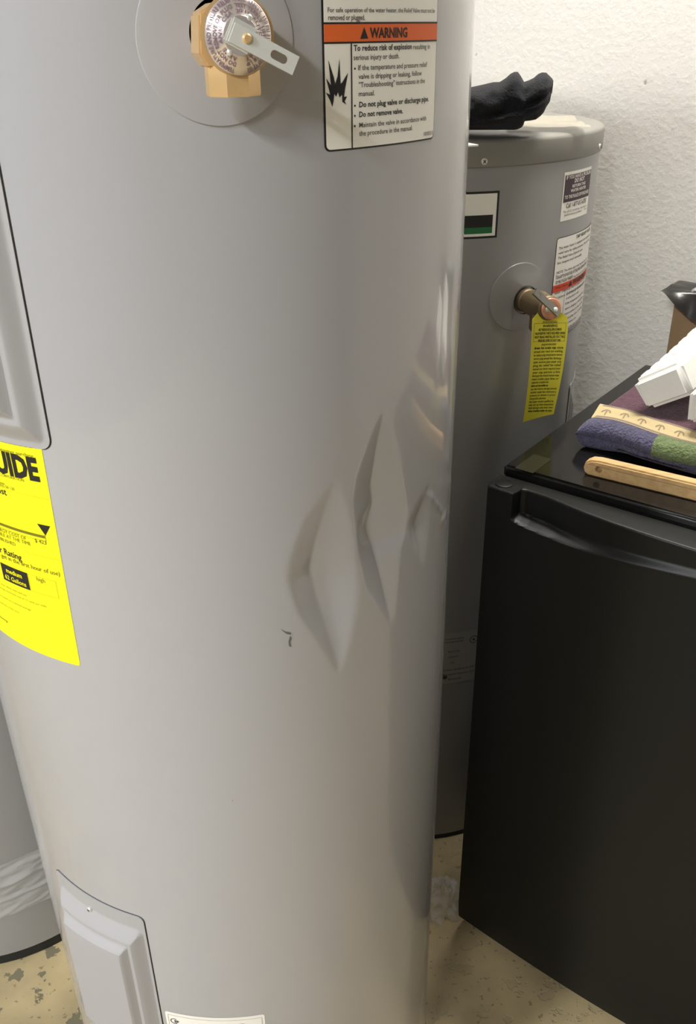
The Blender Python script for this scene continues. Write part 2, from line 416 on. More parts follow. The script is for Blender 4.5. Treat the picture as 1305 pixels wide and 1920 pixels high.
# ------------------------------------------------------------------ near water heater
T1S = T1.map
def surf1(q, off=0.0): return T1.map(q, off + uneven(q[0], q[1]) + dent(q[0], q[1]))
heater = thing('water_heater', 'tall grey water heater in front with deep dents and a yellow energy label', 'water heater', (T1.c.x, T1.c.y, 0))
HOLE_C = T1.hit(419, 64); HOLE_R = 0.0205
DISC_C = (T1.hit(408, 88)[0], T1.hit(440, 237)[1] + .0475); DISC_R = 0.0475
def heater_jacket():
    # fine grid where the dents are, coarse elsewhere; the valve opening is cut out of the grid
    S_ = []
    s_ = -pi * T1.R
    lim = [(-pi * T1.R, -.16, .012), (-.16, .035, .005), (.035, .035, 0), (.035, .30, .0016), (.30, pi * T1.R, .012)]
    for a, b, st in lim:
        if b <= a: continue
        n = max(1, int(round((b - a) / st)))
        S_ += [a + (b - a) * i / n for i in range(n)]
    Z_ = []
    for a, b, st in [(0.02, .62, .03), (.62, 1.18, .0035), (1.18, 1.50, .01)]:
        n = int(round((b - a) / st)); Z_ += [a + (b - a) * i / n for i in range(n)]
    Z_.append(1.50)
    bm = bmesh.new(); n = len(S_); rows = []
    for z in Z_:
        rows.append([bm.verts.new((sx, z, 0)) for sx in S_] + [None])
    # close with a last column at +pi R
    for j, z in enumerate(Z_): rows[j][-1] = bm.verts.new((pi * T1.R, z, 0))
    for j in range(len(Z_) - 1):
        for i in range(n):
            bm.faces.new((rows[j][i], rows[j][i + 1], rows[j + 1][i + 1], rows[j + 1][i]))
    # opening: delete faces near, stitch a ring
    hs, hz = HOLE_C
    half = .030
    dele = [f for f in bm.faces if abs(f.calc_center_median().x - hs) < half and abs(f.calc_center_median().y - hz) < half]
    bmesh.ops.delete(bm, geom=dele, context='FACES')
    bnd = [e for e in bm.edges if len(e.link_faces) == 1 and all(abs(v.co.x - hs) < half + .012 and abs(v.co.y - hz) < half + .012 for v in e.verts)]
    m = 40; ring = [bm.verts.new((hs + HOLE_R * cos(2 * pi * i / m), hz + HOLE_R * sin(2 * pi * i / m), 0)) for i in range(m)]
    re = [bm.edges.new((ring[i], ring[(i + 1) % m])) for i in range(m)]
    bmesh.ops.triangle_fill(bm, edges=bnd + re, use_beauty=True)
    # drop whatever the fill closed over the opening itself
    bmesh.ops.delete(bm, geom=[f for f in bm.faces if hypot(f.calc_center_median().x - hs, f.calc_center_median().y - hz) < HOLE_R * .97], context='FACES')
    for v in bm.verts:
        v.co = surf1((v.co.x, v.co.y))
    bmesh.ops.remove_doubles(bm, verts=bm.verts, dist=1e-6)
    return bm
jk = from_bm('jacket', heater_jacket(), M['paint'], heater, True)
# opening wall, dark foam inside
vs, fs = [], []
for k, (rr, off) in enumerate(((HOLE_R, 0.0), (HOLE_R * .98, -.004), (HOLE_R * .97, -.035), (0.002, -.036))):
    for i in range(40):
        a = 2 * pi * i / 40; q = (HOLE_C[0] + rr * cos(a), HOLE_C[1] + rr * sin(a)); vs.append(T1.map(q, off))
for k in range(3):
    for i in range(40): a = k * 40 + i; b = k * 40 + (i + 1) % 40; fs.append((a, b, b + 40, a + 40))
pydata('valve_opening', vs, fs, M['dark_gap'], heater, True)
# top pan
mt = Matrix.Translation((T1.c.x, T1.c.y, 0))
vs, fs = lathe([(.2515, 1.478), (.2525, 1.48), (.2525, 1.512), (.249, 1.519), (.236, 1.522), (.03, 1.524)], 96, mt, False, True)
pydata('top_pan', vs, fs, M['paint'], heater, RAD(35))
vs, fs = lathe([(.246, 0.0), (.2515, .002), (.2515, .022), (.2505, .026)], 96, mt, True, False)
pydata('base_pan', vs, fs, M['rubber'], heater, RAD(35))

# round plug cover around the valve: a thin raised disc with its own edge
def plug_cover(T, parent, c, r, rin, m, surf, cin=None):
    vs, fs = [], []
    prof = [(r, .0002), (r - .0006, .0011), (r - .003, .0013), ((r + rin) / 2, .0013), (rin, .0013), (rin, -.004)]
    ci = cin or c
    for k, (rr, off) in enumerate(prof):
        w = (r - rr) / (r - rin)
        for i in range(72):
            a = 2 * pi * i / 72
            vs.append(surf((c[0] + (ci[0] - c[0]) * w + rr * cos(a), c[1] + (ci[1] - c[1]) * w + rr * sin(a)), off))
    for k in range(len(prof) - 1):
        for i in range(72): a = k * 72 + i; b = k * 72 + (i + 1) % 72; fs.append((a, b, b + 72, a + 72))
    return pydata('plug_cover', vs, fs, m, parent, RAD(40))
plug_cover(T1, heater, DISC_C, DISC_R, HOLE_R * .99, M['paint_cover'], T1.map, HOLE_C)

# relief valve, built in a frame at the shell: x along the arc, y up, z outwards
def valve(T, parent, c, scale, body_m, disc_m, ink_m, near, disc_c, lever_tip, reach, lever_root=None):
    ph = c[0] / T.R
    ex = Vector((cos(ph), sin(ph), 0)); ez = Vector((sin(ph), -cos(ph), 0)); ey = Vector((0, 0, 1))
    fm = frame_matrix(T.map(c), ex, ey, ez)
    v = bpy.data.objects.new('relief_valve', None); COL.objects.link(v); v.parent = parent; v.location = T.map(c) - Vector(parent.location)
    return v, fm, ex, ey, ez
v1, fm, ex, ey, ez = valve(T1, heater, HOLE_C, 1, 0, 0, 0, 0, 0, 0, 0)
def T1V(x, y, z): return fm @ Vector((x, y, z))
# where the line of sight passes the plane z = const of the valve frame
fmi = fm.inverted()
def vplane(px, py, z):
    o = fmi @ Vector((0, 0, EYE)); d = (fmi.to_3x3()) @ ray(px, py); t = (z - o.z) / d.z; p = o + d * t; return p.x, p.y
dcx, dcy = vplane(447, 67, .052)
# brass body: stepped neck out of the opening, hexagonal shoulder, faceted outlet pointing down
vs, fs = lathe([(.0145, -.03), (.0150, -.002), (.0165, .0), (.0165, .016), (.0150, .018), (.0150, .046), (.0185, .047), (.0205, .049)], 32,
               fm @ Matrix.Translation((dcx * .92, dcy * .8 , 0)), False, True)
pydata('valve_body', vs, fs, M['brass'], v1, RAD(30))
ox0, oy0 = vplane(389, 181, .034); ox1, oy1 = vplane(487, 180, .034)
ocx = (ox0 + ox1) / 2; orr = (ox1 - ox0) / 2
om = fm @ frame_matrix((ocx, oy0, .034), (1, 0, 0), (0, 0, 1), (0, -1, 0))
hexr = orr / cos(RAD(22.5)) * .97
vs, fs = [], []
prof = [(hexr * .86, -.034), (hexr, -.024), (hexr, -.001), (hexr * .97, 0.0), (hexr * .74, 0.0), (hexr * .70, -.012), (.001, -.012)]
for r, h in prof:
    for i in range(8):
        a = RAD(22.5 + 45 * i); vs.append(om @ Vector((r * cos(a), r * sin(a), h)))
for k in range(len(prof) - 1):
    for i in range(8): a = k * 8 + i; b = k * 8 + (i + 1) % 8; fs.append((a, b, b + 8, a + 8))
fs.append(tuple(range(7, -1, -1)))
pydata('outlet', vs, fs, M['brass'], v1, RAD(25))
# flat shoulder plate behind the disc, left side
sh = [vplane(*p, .040) for p in ((371, 24), (400, 4), (470, -6), (478, 128), (388, 128), (372, 100))]
from_bm('shoulder', prism_bm(sh[::-1], .012, .043, fm, .0012), M['brass'], v1, RAD(30))
# printed disc
DR = (vplane(509, 67, .052)[0] - vplane(385, 67, .052)[0]) / 2
dm = fm @ Matrix.Translation((dcx, dcy, 0))
DRY = 1.06
prof = [(DR * .1, .0520), (DR * .92, .0512), (DR, .0506), (DR * 1.01, .0515), (DR * .99, .0522), (DR * .8, .0546), (DR * .52, .0574), (DR * .5, .0580), (DR * .2, .0584), (.0006, .0585)]
vs, fs = lathe(prof, 72, dm @ Matrix.Diagonal((1, DRY, 1, 1)), True, True)
disc1 = pydata('rating_disc', vs, fs, M['disc'], v1, RAD(50))
pr = Print()
for k, (rr, words, sz) in enumerate(((.86, 'TEMPERATURE AND PRESSURE RELIEF VALVE  SAFETY  150 PSI 210 F  LISTED 12 GS', .0029), (.70, 'DO NOT REMOVE OR PLUG  TEST YEARLY  LISTED  LEVER UP', .0027), (.57, 'ASME  ANSI  CSA  30 H  AUTO RESEAT', .0024))):
    pr.curve_text(words, 0, 0, DR * rr, RAD(90), sz, squeeze=2 * pi * DR * rr * .93 / (text_tris(words, .012)[2] * sz))
def disc_surf(q, off):
    r = hypot(*q); h = interp(sorted(((p[0], p[1]) for p in prof[4:]), key=lambda t: t[0]), r)
    return dm @ Vector((q[0], q[1] * DRY, h + off))
pr.lay('lettering', M['purple_ink'], disc1, disc_surf, .0005)
# chrome test lever: a folded channel with a slot, hinged on a bracket
lr = vplane(436, 60, .062); lt = vplane(556, 124, .066)
ld_ = Vector((lt[0] - lr[0], lt[1] - lr[1], .004)); LL = ld_.length; lx = ld_.normalized()
ly = Vector((0, 0, 1)).cross(lx).normalized(); lz = lx.cross(ly)
lmx = fm @ frame_matrix((lr[0], lr[1], .060), lx, ly, lz)
def lever_bm(L, hw, t, slot0, slot1, side):
    # plate outline with a slot, as a grid of quads; folded side cheeks
    bm = bmesh.new()
    sh_ = hw * .45
    n = 8
    def ringpts(x0, x1, w):   # stadium
        pts = [(x1 - w + w * sin(RAD(a)), w * cos(RAD(a))) for a in range(0, 181, 180 // n)]
        pts += [(x0 + w - w * sin(RAD(a)), -w * cos(RAD(a))) for a in range(0, 181, 180 // n)]
        return pts
    outer = [(0, -hw), (L, -hw), (L, hw), (0, hw)]
    def add_loop(pts, z): return [bm.verts.new((x, y, z)) for x, y in pts]
    for z in (0, t):
        o = add_loop(outer, z); i_ = add_loop(ringpts(slot0, slot1, sh_), z)
        eo = [bm.edges.new((o[k], o[(k + 1) % 4])) for k in range(4)]; ei = [bm.edges.new((i_[k], i_[(k + 1) % len(i_)])) for k in range(len(i_))]
        bmesh.ops.triangle_fill(bm, edges=eo + ei, use_beauty=True)
        bmesh.ops.delete(bm, geom=[f for f in bm.faces if abs(f.calc_center_median().z - z) < 1e-6 and slot0 + sh_ * .3 < f.calc_center_median().x < slot1 - sh_ * .3 and abs(f.calc_center_median().y) < sh_ * .8 and all(abs(v.co.y) <= sh_ * 1.01 and slot0 - 1e-5 <= v.co.x <= slot1 + 1e-5 for v in f.verts)], context='FACES')
        if z == 0: lo, li = o, i_
        else: ho, hi = o, i_
    for a, b in ((lo, ho), (li, hi)):
        for k in range(len(a)): bm.faces.new((a[k], a[(k + 1) % len(a)], b[(k + 1) % len(a)], b[k]))
    return bm
hw = .0050
bm = lever_bm(LL, hw, .0012, LL * .60, LL * .86, 1)
for sgn in (1, -1):     # cheeks, deeper near the hinge
    c_ = [(0, 0), (LL * .40, 0), (LL * 1.0, 0), (LL * 1.0, -.0022), (LL * .45, -.003), (LL * .30, -.007), (0, -.007)]
    y0, y1 = (hw - .001, hw) if sgn > 0 else (-hw, -hw + .001)
    lo = [bm.verts.new((x, y0, z)) for x, z in c_]; hi = [bm.verts.new((x, y1, z)) for x, z in c_]
    bm.faces.new(lo); bm.faces.new(hi[::-1])
    for k in range(len(c_)): bm.faces.new((lo[k], lo[(k + 1) % len(c_)], hi[(k + 1) % len(c_)], hi[k]))
bmesh.ops.transform(bm, matrix=lmx, verts=bm.verts)
lever = from_bm('lever', bm, M['chrome'], v1)
# hinge bracket, stem and rivets
bx = fm @ Matrix.Translation((dcx, dcy, 0)) @ Matrix.Rotation(atan2(ld_.y, ld_.x), 4, 'Z')
br = from_bm('bracket', box_bm(-.0075, .0075, -.0068, .0068, .0545, .0605, bx, .001), M['chrome'], v1)
vs, fs = lathe([(.0026, .056), (.0026, .0632), (.0018, .0642)], 16, bx @ Matrix.Translation((.003, 0, 0)), False, True)
pydata('stem', vs, fs, M['brass'], v1, RAD(40))
for dx_, dy_ in ((.001, .0098), (-.002, -.0098)):
    vs, fs = lathe([(.0022, .055), (.0020, .0572), (.0011, .0582)], 14, bx @ Matrix.Translation((dx_, dy_, 0)), False, True)
    pydata('rivet', vs, fs, M['chrome'], v1, RAD(60))

# ---- warning label on the near heater
def h1(x, y): return T1.hit(x, y)
def c1(x, y): return T1.hit(580 + x / 4.35, y / 4.35)        # points read off an enlarged crop
wl0, wl1 = h1(603, 60)[0], h1(816, 60)[0]; wz0 = h1(612, 285)[1]; wz1 = wz0 + .155
pr = Print().rrect(wl0, wz0, wl1, wz1, .004)
wl = pr.lay('warning_label', M['black_ink'], heater, surf1, .0003, .004)
bw = .0011
Print().rrect(wl0 + bw * 1.3, wz0 + bw, wl1 - bw * .6, wz1 - bw, .0032).lay('sheet', M['white_paper'], wl, surf1, .00045, .004)
oz1, oz0 = c1(97, 190)[1], c1(105, 352)[1]
Print().rect(wl0 + bw * 1.3, oz0, wl1 - bw * .6, oz1).lay('orange_band', M['orange_ink'], wl, surf1, .0006, .004)
pr = Print()
lw = .0005
pr.rect(wl0 + bw, oz1 - lw, wl1 - bw * .6, oz1 + lw); pr.rect(wl0 + bw, oz0 - lw, wl1 - bw * .6, oz0 + lw)
dvx = c1(340, 800)[0]; pr.rect(dvx - lw, wz0 + bw, dvx + lw, oz0)
def line1(P_, t, a, b, cap, bold=0.0):
    (x0, y0), (x1, _) = c1(*a), c1(*b); P_.text(t, x0, y0, cap, x1 - x0, bold)
line1(pr, 'WARNING', (485, 308), (785, 305), .0080, .034)
a_, b_, c_ = c1(408, 318), c1(472, 314), c1(440, 235); pr.poly([a_, b_, (c_[0], a_[1] + .0066)])
line1(pr, 'To reduce risk of explosion', (355, 415), (820, 405), .0047, .02)
line1(pr, 'Do not plug valve or discharge pipe.', (400, 875), (957, 820), .0047, .02)
line1(pr, 'Do not remove valve.', (400, 955), (750, 925), .0047, .02)
spk = [(180, 815), (163, 778), (130, 733), (165, 748), (135, 655), (172, 695), (155, 558), (195, 650), (206, 690), (226, 648), (243, 555), (250, 690), (264, 682), (313, 630), (287, 715), (276, 762), (302, 762), (281, 787), (294, 806), (262, 790), (261, 748), (240, 765), (228, 735), (211, 760), (198, 742), (191, 782)]
q0 = c1(226, 700); sc_ = (c1(313, 700)[0] - c1(130, 700)[0]) / 183
pr.poly([(q0[0] + (x - 226) * sc_, q0[1] - (y - 700) * sc_ * 1.12) for x, y in spk])
for y in (560, 862, 944, 1028):
    q = c1(365, y); pr.ring(q[0], q[1], 0, .0007, 8)
pr.lay('lettering', M['black_ink'], wl, surf1, .00075, .004)
pr = Print()
for t, a, b in (('For safe operation of the water heater, the Relief Valve must not be', (145, 100), (1005, 93)), ('removed or plugged.', (150, 165), (445, 162)),
                ('resulting in', (832, 403), (965, 390)), ('serious injury or death.', (355, 490), (722, 473)),
                ('If the temperature and pressure relief', (392, 573), (943, 543)), ('valve is dripping or leaking, follow', (395, 645), (900, 615)),
                ('"Troubleshooting" instructions in the', (397, 713), (925, 680)), ('manual.', (397, 785), (525, 780)),
                ('Maintain the valve in accordance with', (400, 1040), (937, 975)), ('the procedure in the manual.', (400, 1108), (828, 1058)),
                ('100305313', (917, 1108), (992, 1090))):
    line1(pr, t, a, b, .0044 if 'For' not in t and '1003' not in t else .0036, .006)
pr.lay('lettering', M['soft_ink'], wl, surf1, .00075, .004)

# ---- energy label
ex1 = h1(80, 848)[0]; ez0 = (h1(150, 1242)[1] + h1(0, 1185)[1]) / 2; ez1 = h1(80, 845)[1] + .006; ex0 = ex1 - .136
# its right edge leans a little
xr_top, xr_bot = h1(80, 848)[0], h1(150, 1242)[0]
eg = Print().poly([(ex0, ez0), (xr_bot - .002, ez0), (xr_bot, ez0 + .002), (xr_top, ez1), (ex0, ez1)]).lay('energy_label', M['yellow_paper'], heater, surf1, .0003, .005)
def e1(x, y): return T1.hit(x / 3.84, 780 + y / 3.84)        # points read off an enlarged crop
def lineE(P_, t, a, b, cap, bold=0.0, left=None):
    "text whose visible right part ends at b; its start lies beyond the frame"
    (x1, y1) = e1(*b); P_.text(t, x1, y1, cap, None, bold, 'r')
pr = Print()
gx1 = e1(293, 464)[0]; gy = (e1(225, 445)[1] + e1(293, 464)[1] + e1(40, 415)[1]) / 3
gw = e1(293, 464)[0] - e1(80, 430)[0]   # width of "IDE"
tw = text_tris('ENERGYGUIDE', .048)[2]; iw = text_tris('IDE', .048)[2]
pr.text('ENERGYGUIDE', gx1, gy, .0262, gw * tw / iw, .048, 'r')
lineE(pr, 'Estimated Yearly Operating Cost', (0, 560), (55, 570), .0084, .012)
lineE(pr, 'First Hour Rating', (30, 1010), (163, 1040), .0086, .014)
q = e1(330, 850); pr.poly([(q[0] - .0062, q[1] + .0085), (q[0] + .0062, q[1] + .0085), (q[0], q[1] - .001)])
q0 = e1(18, 1085); q1 = e1(212, 1228); bxz0 = min(q1[1], e1(40, 1175)[1]); bxz1 = bxz0 + .0170
bx0, bx1 = e1(22, 1120)[0], e1(208, 1180)[0]
pr.rect(bx0, bxz0, bx1, bxz1)
pr.lay('lettering', M['black_ink'], eg, surf1, .0006, .005)
pr = Print()
pr.text('medium', (bx0 + bx1) / 2, bxz0 + .0098, .0062, None, .02, 'c'); pr.text('62 Gallons', (bx0 + bx1) / 2, bxz0 + .0025, .0062, None, .012, 'c')
pr.lay('lettering', M['yellow_paper'], eg, surf1, .0009, .005)
pr = Print()
q = e1(325, 872); pr.rect(q[0] - .095, q[1] - .0010, q[0], q[1] + .0016)
lineE(pr, '(How much hot water you get in the first hour of use)', (10, 1060), (437, 1150), .0060, .006)
for t, y in (('very small', .0), ('low', .0)): pass
lineE(pr, '$ 423', (265, 905), (340, 925), .0052, .01)
lineE(pr, 'high', (268, 1190), (330, 1200), .0058)
lineE(pr, 'www.ftc.gov/energy', (0, 1460), (62, 1488), .0040, .006)
pr.lay('lettering', M['yellow_ink'], eg, surf1, .0006, .005)
pr = Print()
lineE(pr, 'label before consumer purchase', (0, 260), (245, 300), .0046)
lineE(pr, 'SMITH CORPORATION', (0, 440), (178, 472), .0036)
lineE(pr, 'Storage Capacity 47 Gallons', (0, 490), (40, 495), .0036); lineE(pr, 'Model ENS-50 120', (0, 520), (110, 535), .0036)
lineE(pr, 'ENERGY COST OF', (0, 840), (195, 892), .0048); lineE(pr, 'AVAILABLE AT THE TIME', (0, 875), (228, 932), .0048); lineE(pr, 'WAS PUBLISHED', (0, 905), (118, 935), .0048)
pr.lay('lettering', M['yellow_ink'], eg, surf1, .0006, .005)
pr = Print()
for k, (t, b) in enumerate((('Your cost will depend on your utility rates and use', (197, 1298)), ('Cost based on a national average electricity cost of 12 cents per kWh', (342, 1380)), ('Estimated first hour use based on a national average', (228, 1402)), ('of households of this kind', (142, 1420)))):
    lineE(pr, t, (0, b[1] - 60), b, .0034)
q = e1(408, 1210); pr.frame(bx1 + .001, bxz0, q[0], bxz1, .0003)
q = e1(332, 885); pr.rect(q[0] - .0003, q[1] - .002, q[0] + .0003, q[1] + .004); pr.rect(q[0] - .10, q[1] - .0022, q[0], q[1] - .0018)
pr.rect(ex1 - .055, e1(300, 590)[1], ex1 - .002, e1(300, 590)[1] + .00025); pr.rect(ex1 - .04, e1(395, 1030)[1], ex1 - .003, e1(395, 1030)[1] + .00025)
pr.lay('lettering', M['yellow_light_ink'], eg, surf1, .0006, .005)

# ---- access covers: flange, sloped side, step, second slope, flat field
def cover(parent, T, s0, s1, z0, z1, rc, top_margin, bot_margin, side_margin, m, surf, hs=1.0):
    H1, H2 = .0090 * hs, .0160 * hs
    def ramp_(a, b, x):
        t = min(1, max(0, (x - a) / (b - a))); return .75 * t + .25 * t * t * (3 - 2 * t)
    def height(s_, z):
        # distance to the raised field's outline, rounded corners
        dx = min(s_ - (s0 + side_margin), (s1 - side_margin) - s_)
        dz = min(z - (z0 + bot_margin), (z1 - top_margin) - z)
        r = .006
        dz = dz / 1.35
        if dx < r and dz < r: d = r - hypot(r - dx, r - dz) if (dx < r and dz < r) else min(dx, dz)
        else: d = min(dx, dz)
        h = .0013
        h += H1 * ramp_(0.0, .0120, d) if d > 0 else 0
        h += (H2 - H1) * ramp_(.0155, .0225, d) if d > 0 else 0
        return h
    def axis(a, b, ma, mb):
        pts = {a, b}
        x = a
        while x < b:
            near = (x < a + ma + .034) or (x > b - mb - .034)
            x += .0012 if near else .008
            pts.add(min(x, b))
        return sorted(pts)
    xs = axis(s0, s1, side_margin, side_margin); zs = axis(z0, z1, bot_margin, top_margin)
    def corner(x, z):   # pull the outline's corners in to a radius
        for cx, sx in ((s0 + rc, -1), (s1 - rc, 1)):
            for cz, sz in ((z0 + rc, -1), (z1 - rc, 1)):
                dx, dz = (x - cx) * sx, (z - cz) * sz
                if dx > 0 and dz > 0:
                    mx = max(dx, dz); L = hypot(dx, dz)
                    if L > 0: return cx + sx * dx * mx / L, cz + sz * dz * mx / L
        return x, z
    vs = []; fs = []; n = len(xs)
    for z in zs:
        for x in xs:
            q = corner(x, z); vs.append(surf(q, height(*q)))
    for j in range(len(zs) - 1):
        for i in range(n - 1): a = j * n + i; fs.append((a, a + 1, a + n + 1, a + n))
    # edge skirt
    rim = [i for i in range(n)] + [j * n + n - 1 for j in range(1, len(zs))] + [(len(zs) - 1) * n + i for i in range(n - 2, -1, -1)] + [j * n for j in range(len(zs) - 2, 0, -1)]
    flat = [(xs[i % n], zs[i // n]) for i in rim]; b = len(vs)
    for q in flat: vs.append(surf(corner(*q), -.0005))
    for k in range(len(rim)): k2 = (k + 1) % len(rim); fs.append((rim[k], b + k, b + k2, rim[k2]))
    o = pydata('access_cover', vs, fs, m, parent, RAD(28))
    # dark gap beneath the flange
    g = .0009
    Print().rrect(s0 - g, z0 - g, s1 + g, z1 + g, rc + g).lay('shadow_gap', M['dark_gap'], o, surf, .0003, .005)
    return o
us1 = h1(93, 815)[0]; uz0 = h1(60, 838)[1]
up = cover(heater, T1, us1 - .125, us1, uz0, uz0 + .30, .009, .018, .0045, .0040, M['paint_cover'], surf1)
ls1 = h1(272, 1740)[0]; lz1 = (h1(180, 1686)[1] + h1(250, 1716)[1]) / 2
print('covers', us1, uz0, ls1, lz1, h1(105, 1640), h1(310, 1920))
lp = cover(heater, T1, ls1 - .125, ls1, lz1 - .26, lz1, .007, .020, .016, .0030, M['paint_cover'], surf1)
def screw(parent, pos, nrm, r=.0035, m=None):
    nrm = Vector(nrm).normalized(); a = nrm.orthogonal().normalized(); b = nrm.cross(a)
    mt = frame_matrix(pos, a, b, nrm)
    vs, fs = lathe([(r * .5, -.004), (r * 1.0, -.0002), (r, .0008), (r * .75, .0019), (r * .3, .0023)], 16, mt, True, True)
    o = pydata('screw', vs, fs, m or M['chrome'], parent, RAD(60))
    bm = box_bm(-r * .6, r * .6, -r * .12, r * .12, .0021, .0025, mt); 
    bm2 = box_bm(-r * .12, r * .12, -r * .6, r * .6, .0021, .0025, mt)
    me = bpy.data.meshes.new('tmp'); bm2.to_mesh(me); bm.from_mesh(me); bm2.free(); bpy.data.meshes.remove(me)
    from_bm('drive_slot', bm, M['dark_gap'], o)
    return o
q = h1(171, 1702); sp = T1.map(q, .0018); screw(lp, sp, sp - Vector((T1.c.x, T1.c.y, sp.z)), .0030)

# ---- rating label low on the near heater
rl0, rl1 = h1(309, 1896)[0], h1(496, 1905)[0]; rz1 = (h1(309, 1893)[1] + h1(496, 1903)[1]) / 2
rl = Print().rrect(rl0, rz1 - .11, rl1, rz1, .003).lay('rating_label', M['white_paper'], heater, surf1, .0003, .004)
pr = Print().frame(rl0 + .003, rz1 - .106, rl1 - .003, rz1 - .0045, .0003)
def r1(x, y): return T1.hit(290 + x / 5.67, 1860 + y / 5.67)
q = r1(228, 312); pr.ring(q[0] - .002, q[1], .0036, .0046, 24, RAD(50), RAD(310)); pr.text('SP', q[0] - .0022, q[1] - .0022, .0058, None, .04)
q = r1(930, 340); pr.ring(q[0], q[1] - .0035, .0046, .0050, 24)
for k in range(9): pr.text('Water heater rating 240 volts 4500 watts upper and lower element' if k % 2 else 'Electric storage tank water heater capacity and serial', (rl0 + rl1) / 2, rz1 - .022 - k * .009, .0045, (rl1 - rl0) * .8, 0, 'c')
pr.lay('lettering', M['soft_ink'], rl, surf1, .0006, .004)
# scuffs on the enamel
for pts in ([(526, 1178), (534, 1184), (545, 1186), (546, 1190), (538, 1189), (530, 1183)], [(544, 1192), (547, 1197), (544, 1204), (546, 1213), (542, 1212), (541, 1203)], [(435, 1499), (437, 1500), (436, 1502)], [(764, 1583), (766, 1584), (765, 1586)]):
    o_ = Print().poly([h1(*p) for p in pts]).lay('scuff_mark', M['scuff'], heater, surf1, .0004); o_['label'] = 'small dark scuff mark'

# ------------------------------------------------------------------ second water heater
back = thing('water_heater', 'shorter grey water heater against the wall with a yellow tag on its valve', 'water heater', (T2.c.x, T2.c.y, 0))
def h2(x, y): return T2.hit(x, y)
vs, fs = grid(lambda a, b: T2.map((-pi * T2.R + 2 * pi * T2.R * a, .012 + (1.212 - .012) * b), 0.0), 160, 30)
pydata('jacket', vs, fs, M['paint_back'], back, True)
mt = Matrix.Translation((T2.c.x, T2.c.y, 0))
vs, fs = lathe([(.2505, 1.206), (.2525, 1.207), (.2535, 1.209), (.2534, 1.2345), (.2526, 1.2372), (.2500, 1.2392), (.244, 1.2408), (.02, 1.2465)], 128, mt, False, True)
lid = pydata('top_pan', vs, fs, mat('grey_enamel_lid', rgb(132, 130, 124), .4, coat=.2, coat_r=.15), back, RAD(40))
vs, fs = lathe([(.240, 0.0), (.249, .001), (.249, .016)], 96, mt, True, False)
pydata('base_pan', vs, fs, M['rubber'], back, RAD(35))
for p in ((908, 303), (1124, 275)):
    q = T2.hit(*p, .0035); sp = T2.map(q, .0032); screw(lid, sp, sp - Vector((T2.c.x, T2.c.y, sp.z)), .0042)
# plug cover and opening
pc = (h2(993, 575)[0] - .004, h2(975, 565)[1])
hc2 = h2(990, 560)
dl = h2(917, 560); db = h2(967, 622)
R2d = .047
dc2 = (dl[0] + R2d, db[1] + R2d + .002)
ho2 = h2(984, 562)
plug_cover(T2, back, dc2, R2d, .0195, M['paint_back'], T2.map, ho2)
vs, fs = [], []
for k, (rr, off) in enumerate(((.0195, .0015), (.0190, -.002), (0.001, -.003))):
    for i in range(32):
        a = 2 * pi * i / 32; vs.append(T2.map((ho2[0] + rr * cos(a), ho2[1] + rr * sin(a)), off + .0016))
for k in range(2):
    for i in range(32): a = k * 32 + i; b = k * 32 + (i + 1) % 32; fs.append((a, b, b + 32, a + 32))
pydata('valve_opening', vs, fs, M['dark_gap'], back, True)
v2, gm, gx, gy_, gz = valve(T2, back, ho2, 1, 0, 0, 0, 0, 0, 0, 0)
gmi = gm.inverted()
def gplane(px, py, z):
    o = gmi @ Vector((0, 0, EYE)); d = (gmi.to_3x3()) @ ray(px, py); t = (z - o.z) / d.z; p = o + d * t; return p.x, p.y
d2 = gplane(1034, 579, .072)
print('valve2 disc centre', d2)
axis_ = Vector((d2[0], d2[1], .072)); 
az2 = axis_.normalized(); ax2 = Vector((0, 1, 0)).cross(az2).normalized(); ay2 = az2.cross(ax2)
bm_ = gm @ frame_matrix((0, 0, 0), ax2, ay2, az2); AL = axis_.length
vs, fs = lathe([(.0165, .0), (.0165, .012), (.0150, .014), (.0150, .022), (.0178, .026), (.0185, .040), (.0165, .050), (.0150, AL - .012), (.0165, AL - .006), (.015, AL - .003)], 28, bm_, True, True)
pydata('valve_body', vs, fs, M['old_brass'], v2, RAD(30))
o2 = gm @ frame_matrix((d2[0] * .62, -.010, .046), (1, 0, 0), (0, 0, 1), (0, -1, 0))
vs, fs = lathe([(.013, -.01), (.0145, .0), (.0145, .018), (.0135, .020), (.010, .020), (.010, .008)], 8, o2, True, True)
pydata('outlet', vs, fs, M['old_brass'], v2, RAD(25))
dn2 = (Vector((0, 0, EYE)) - gm @ axis_).normalized()
nz = ((gmi.to_3x3() @ dn2) * .55 + Vector((0.15, 0, 1)) * .5).normalized(); nx = Vector((0, 1, 0)).cross(nz).normalized(); ny = nz.cross(nx)
D2m = gm @ frame_matrix((d2[0], d2[1], .072), nx, ny, nz)
vs, fs = lathe([(.001, -.0008), (.0135, -.0012), (.0142, -.0004), (.0135, .0006), (.008, .0012), (.0005, .0018)], 40, D2m, True, True)
cd = pydata('rating_disc', vs, fs, M['copper_disc'], v2, RAD(50)); cd['label'] = 'round copper-coloured disc'
pr = Print()
for rr, words in ((.0108, 'PRESSURE TEMPERATURE RELIEF 150 PSI'), (.0082, 'TEST YEARLY DO NOT PLUG')):
    pr.curve_text(words, 0, 0, rr, RAD(90), .0022, squeeze=2 * pi * rr * .93 / (text_tris(words, .012)[2] * .0022))
pr.lay('lettering', M['motif'], cd, lambda q, off: D2m @ Vector((q[0], q[1], .0004 + .0012 * (1 - hypot(*q) / .0135) + off)), .0004)
la = gplane(1003, 546, .082); lb = gplane(1048, 588, .088)
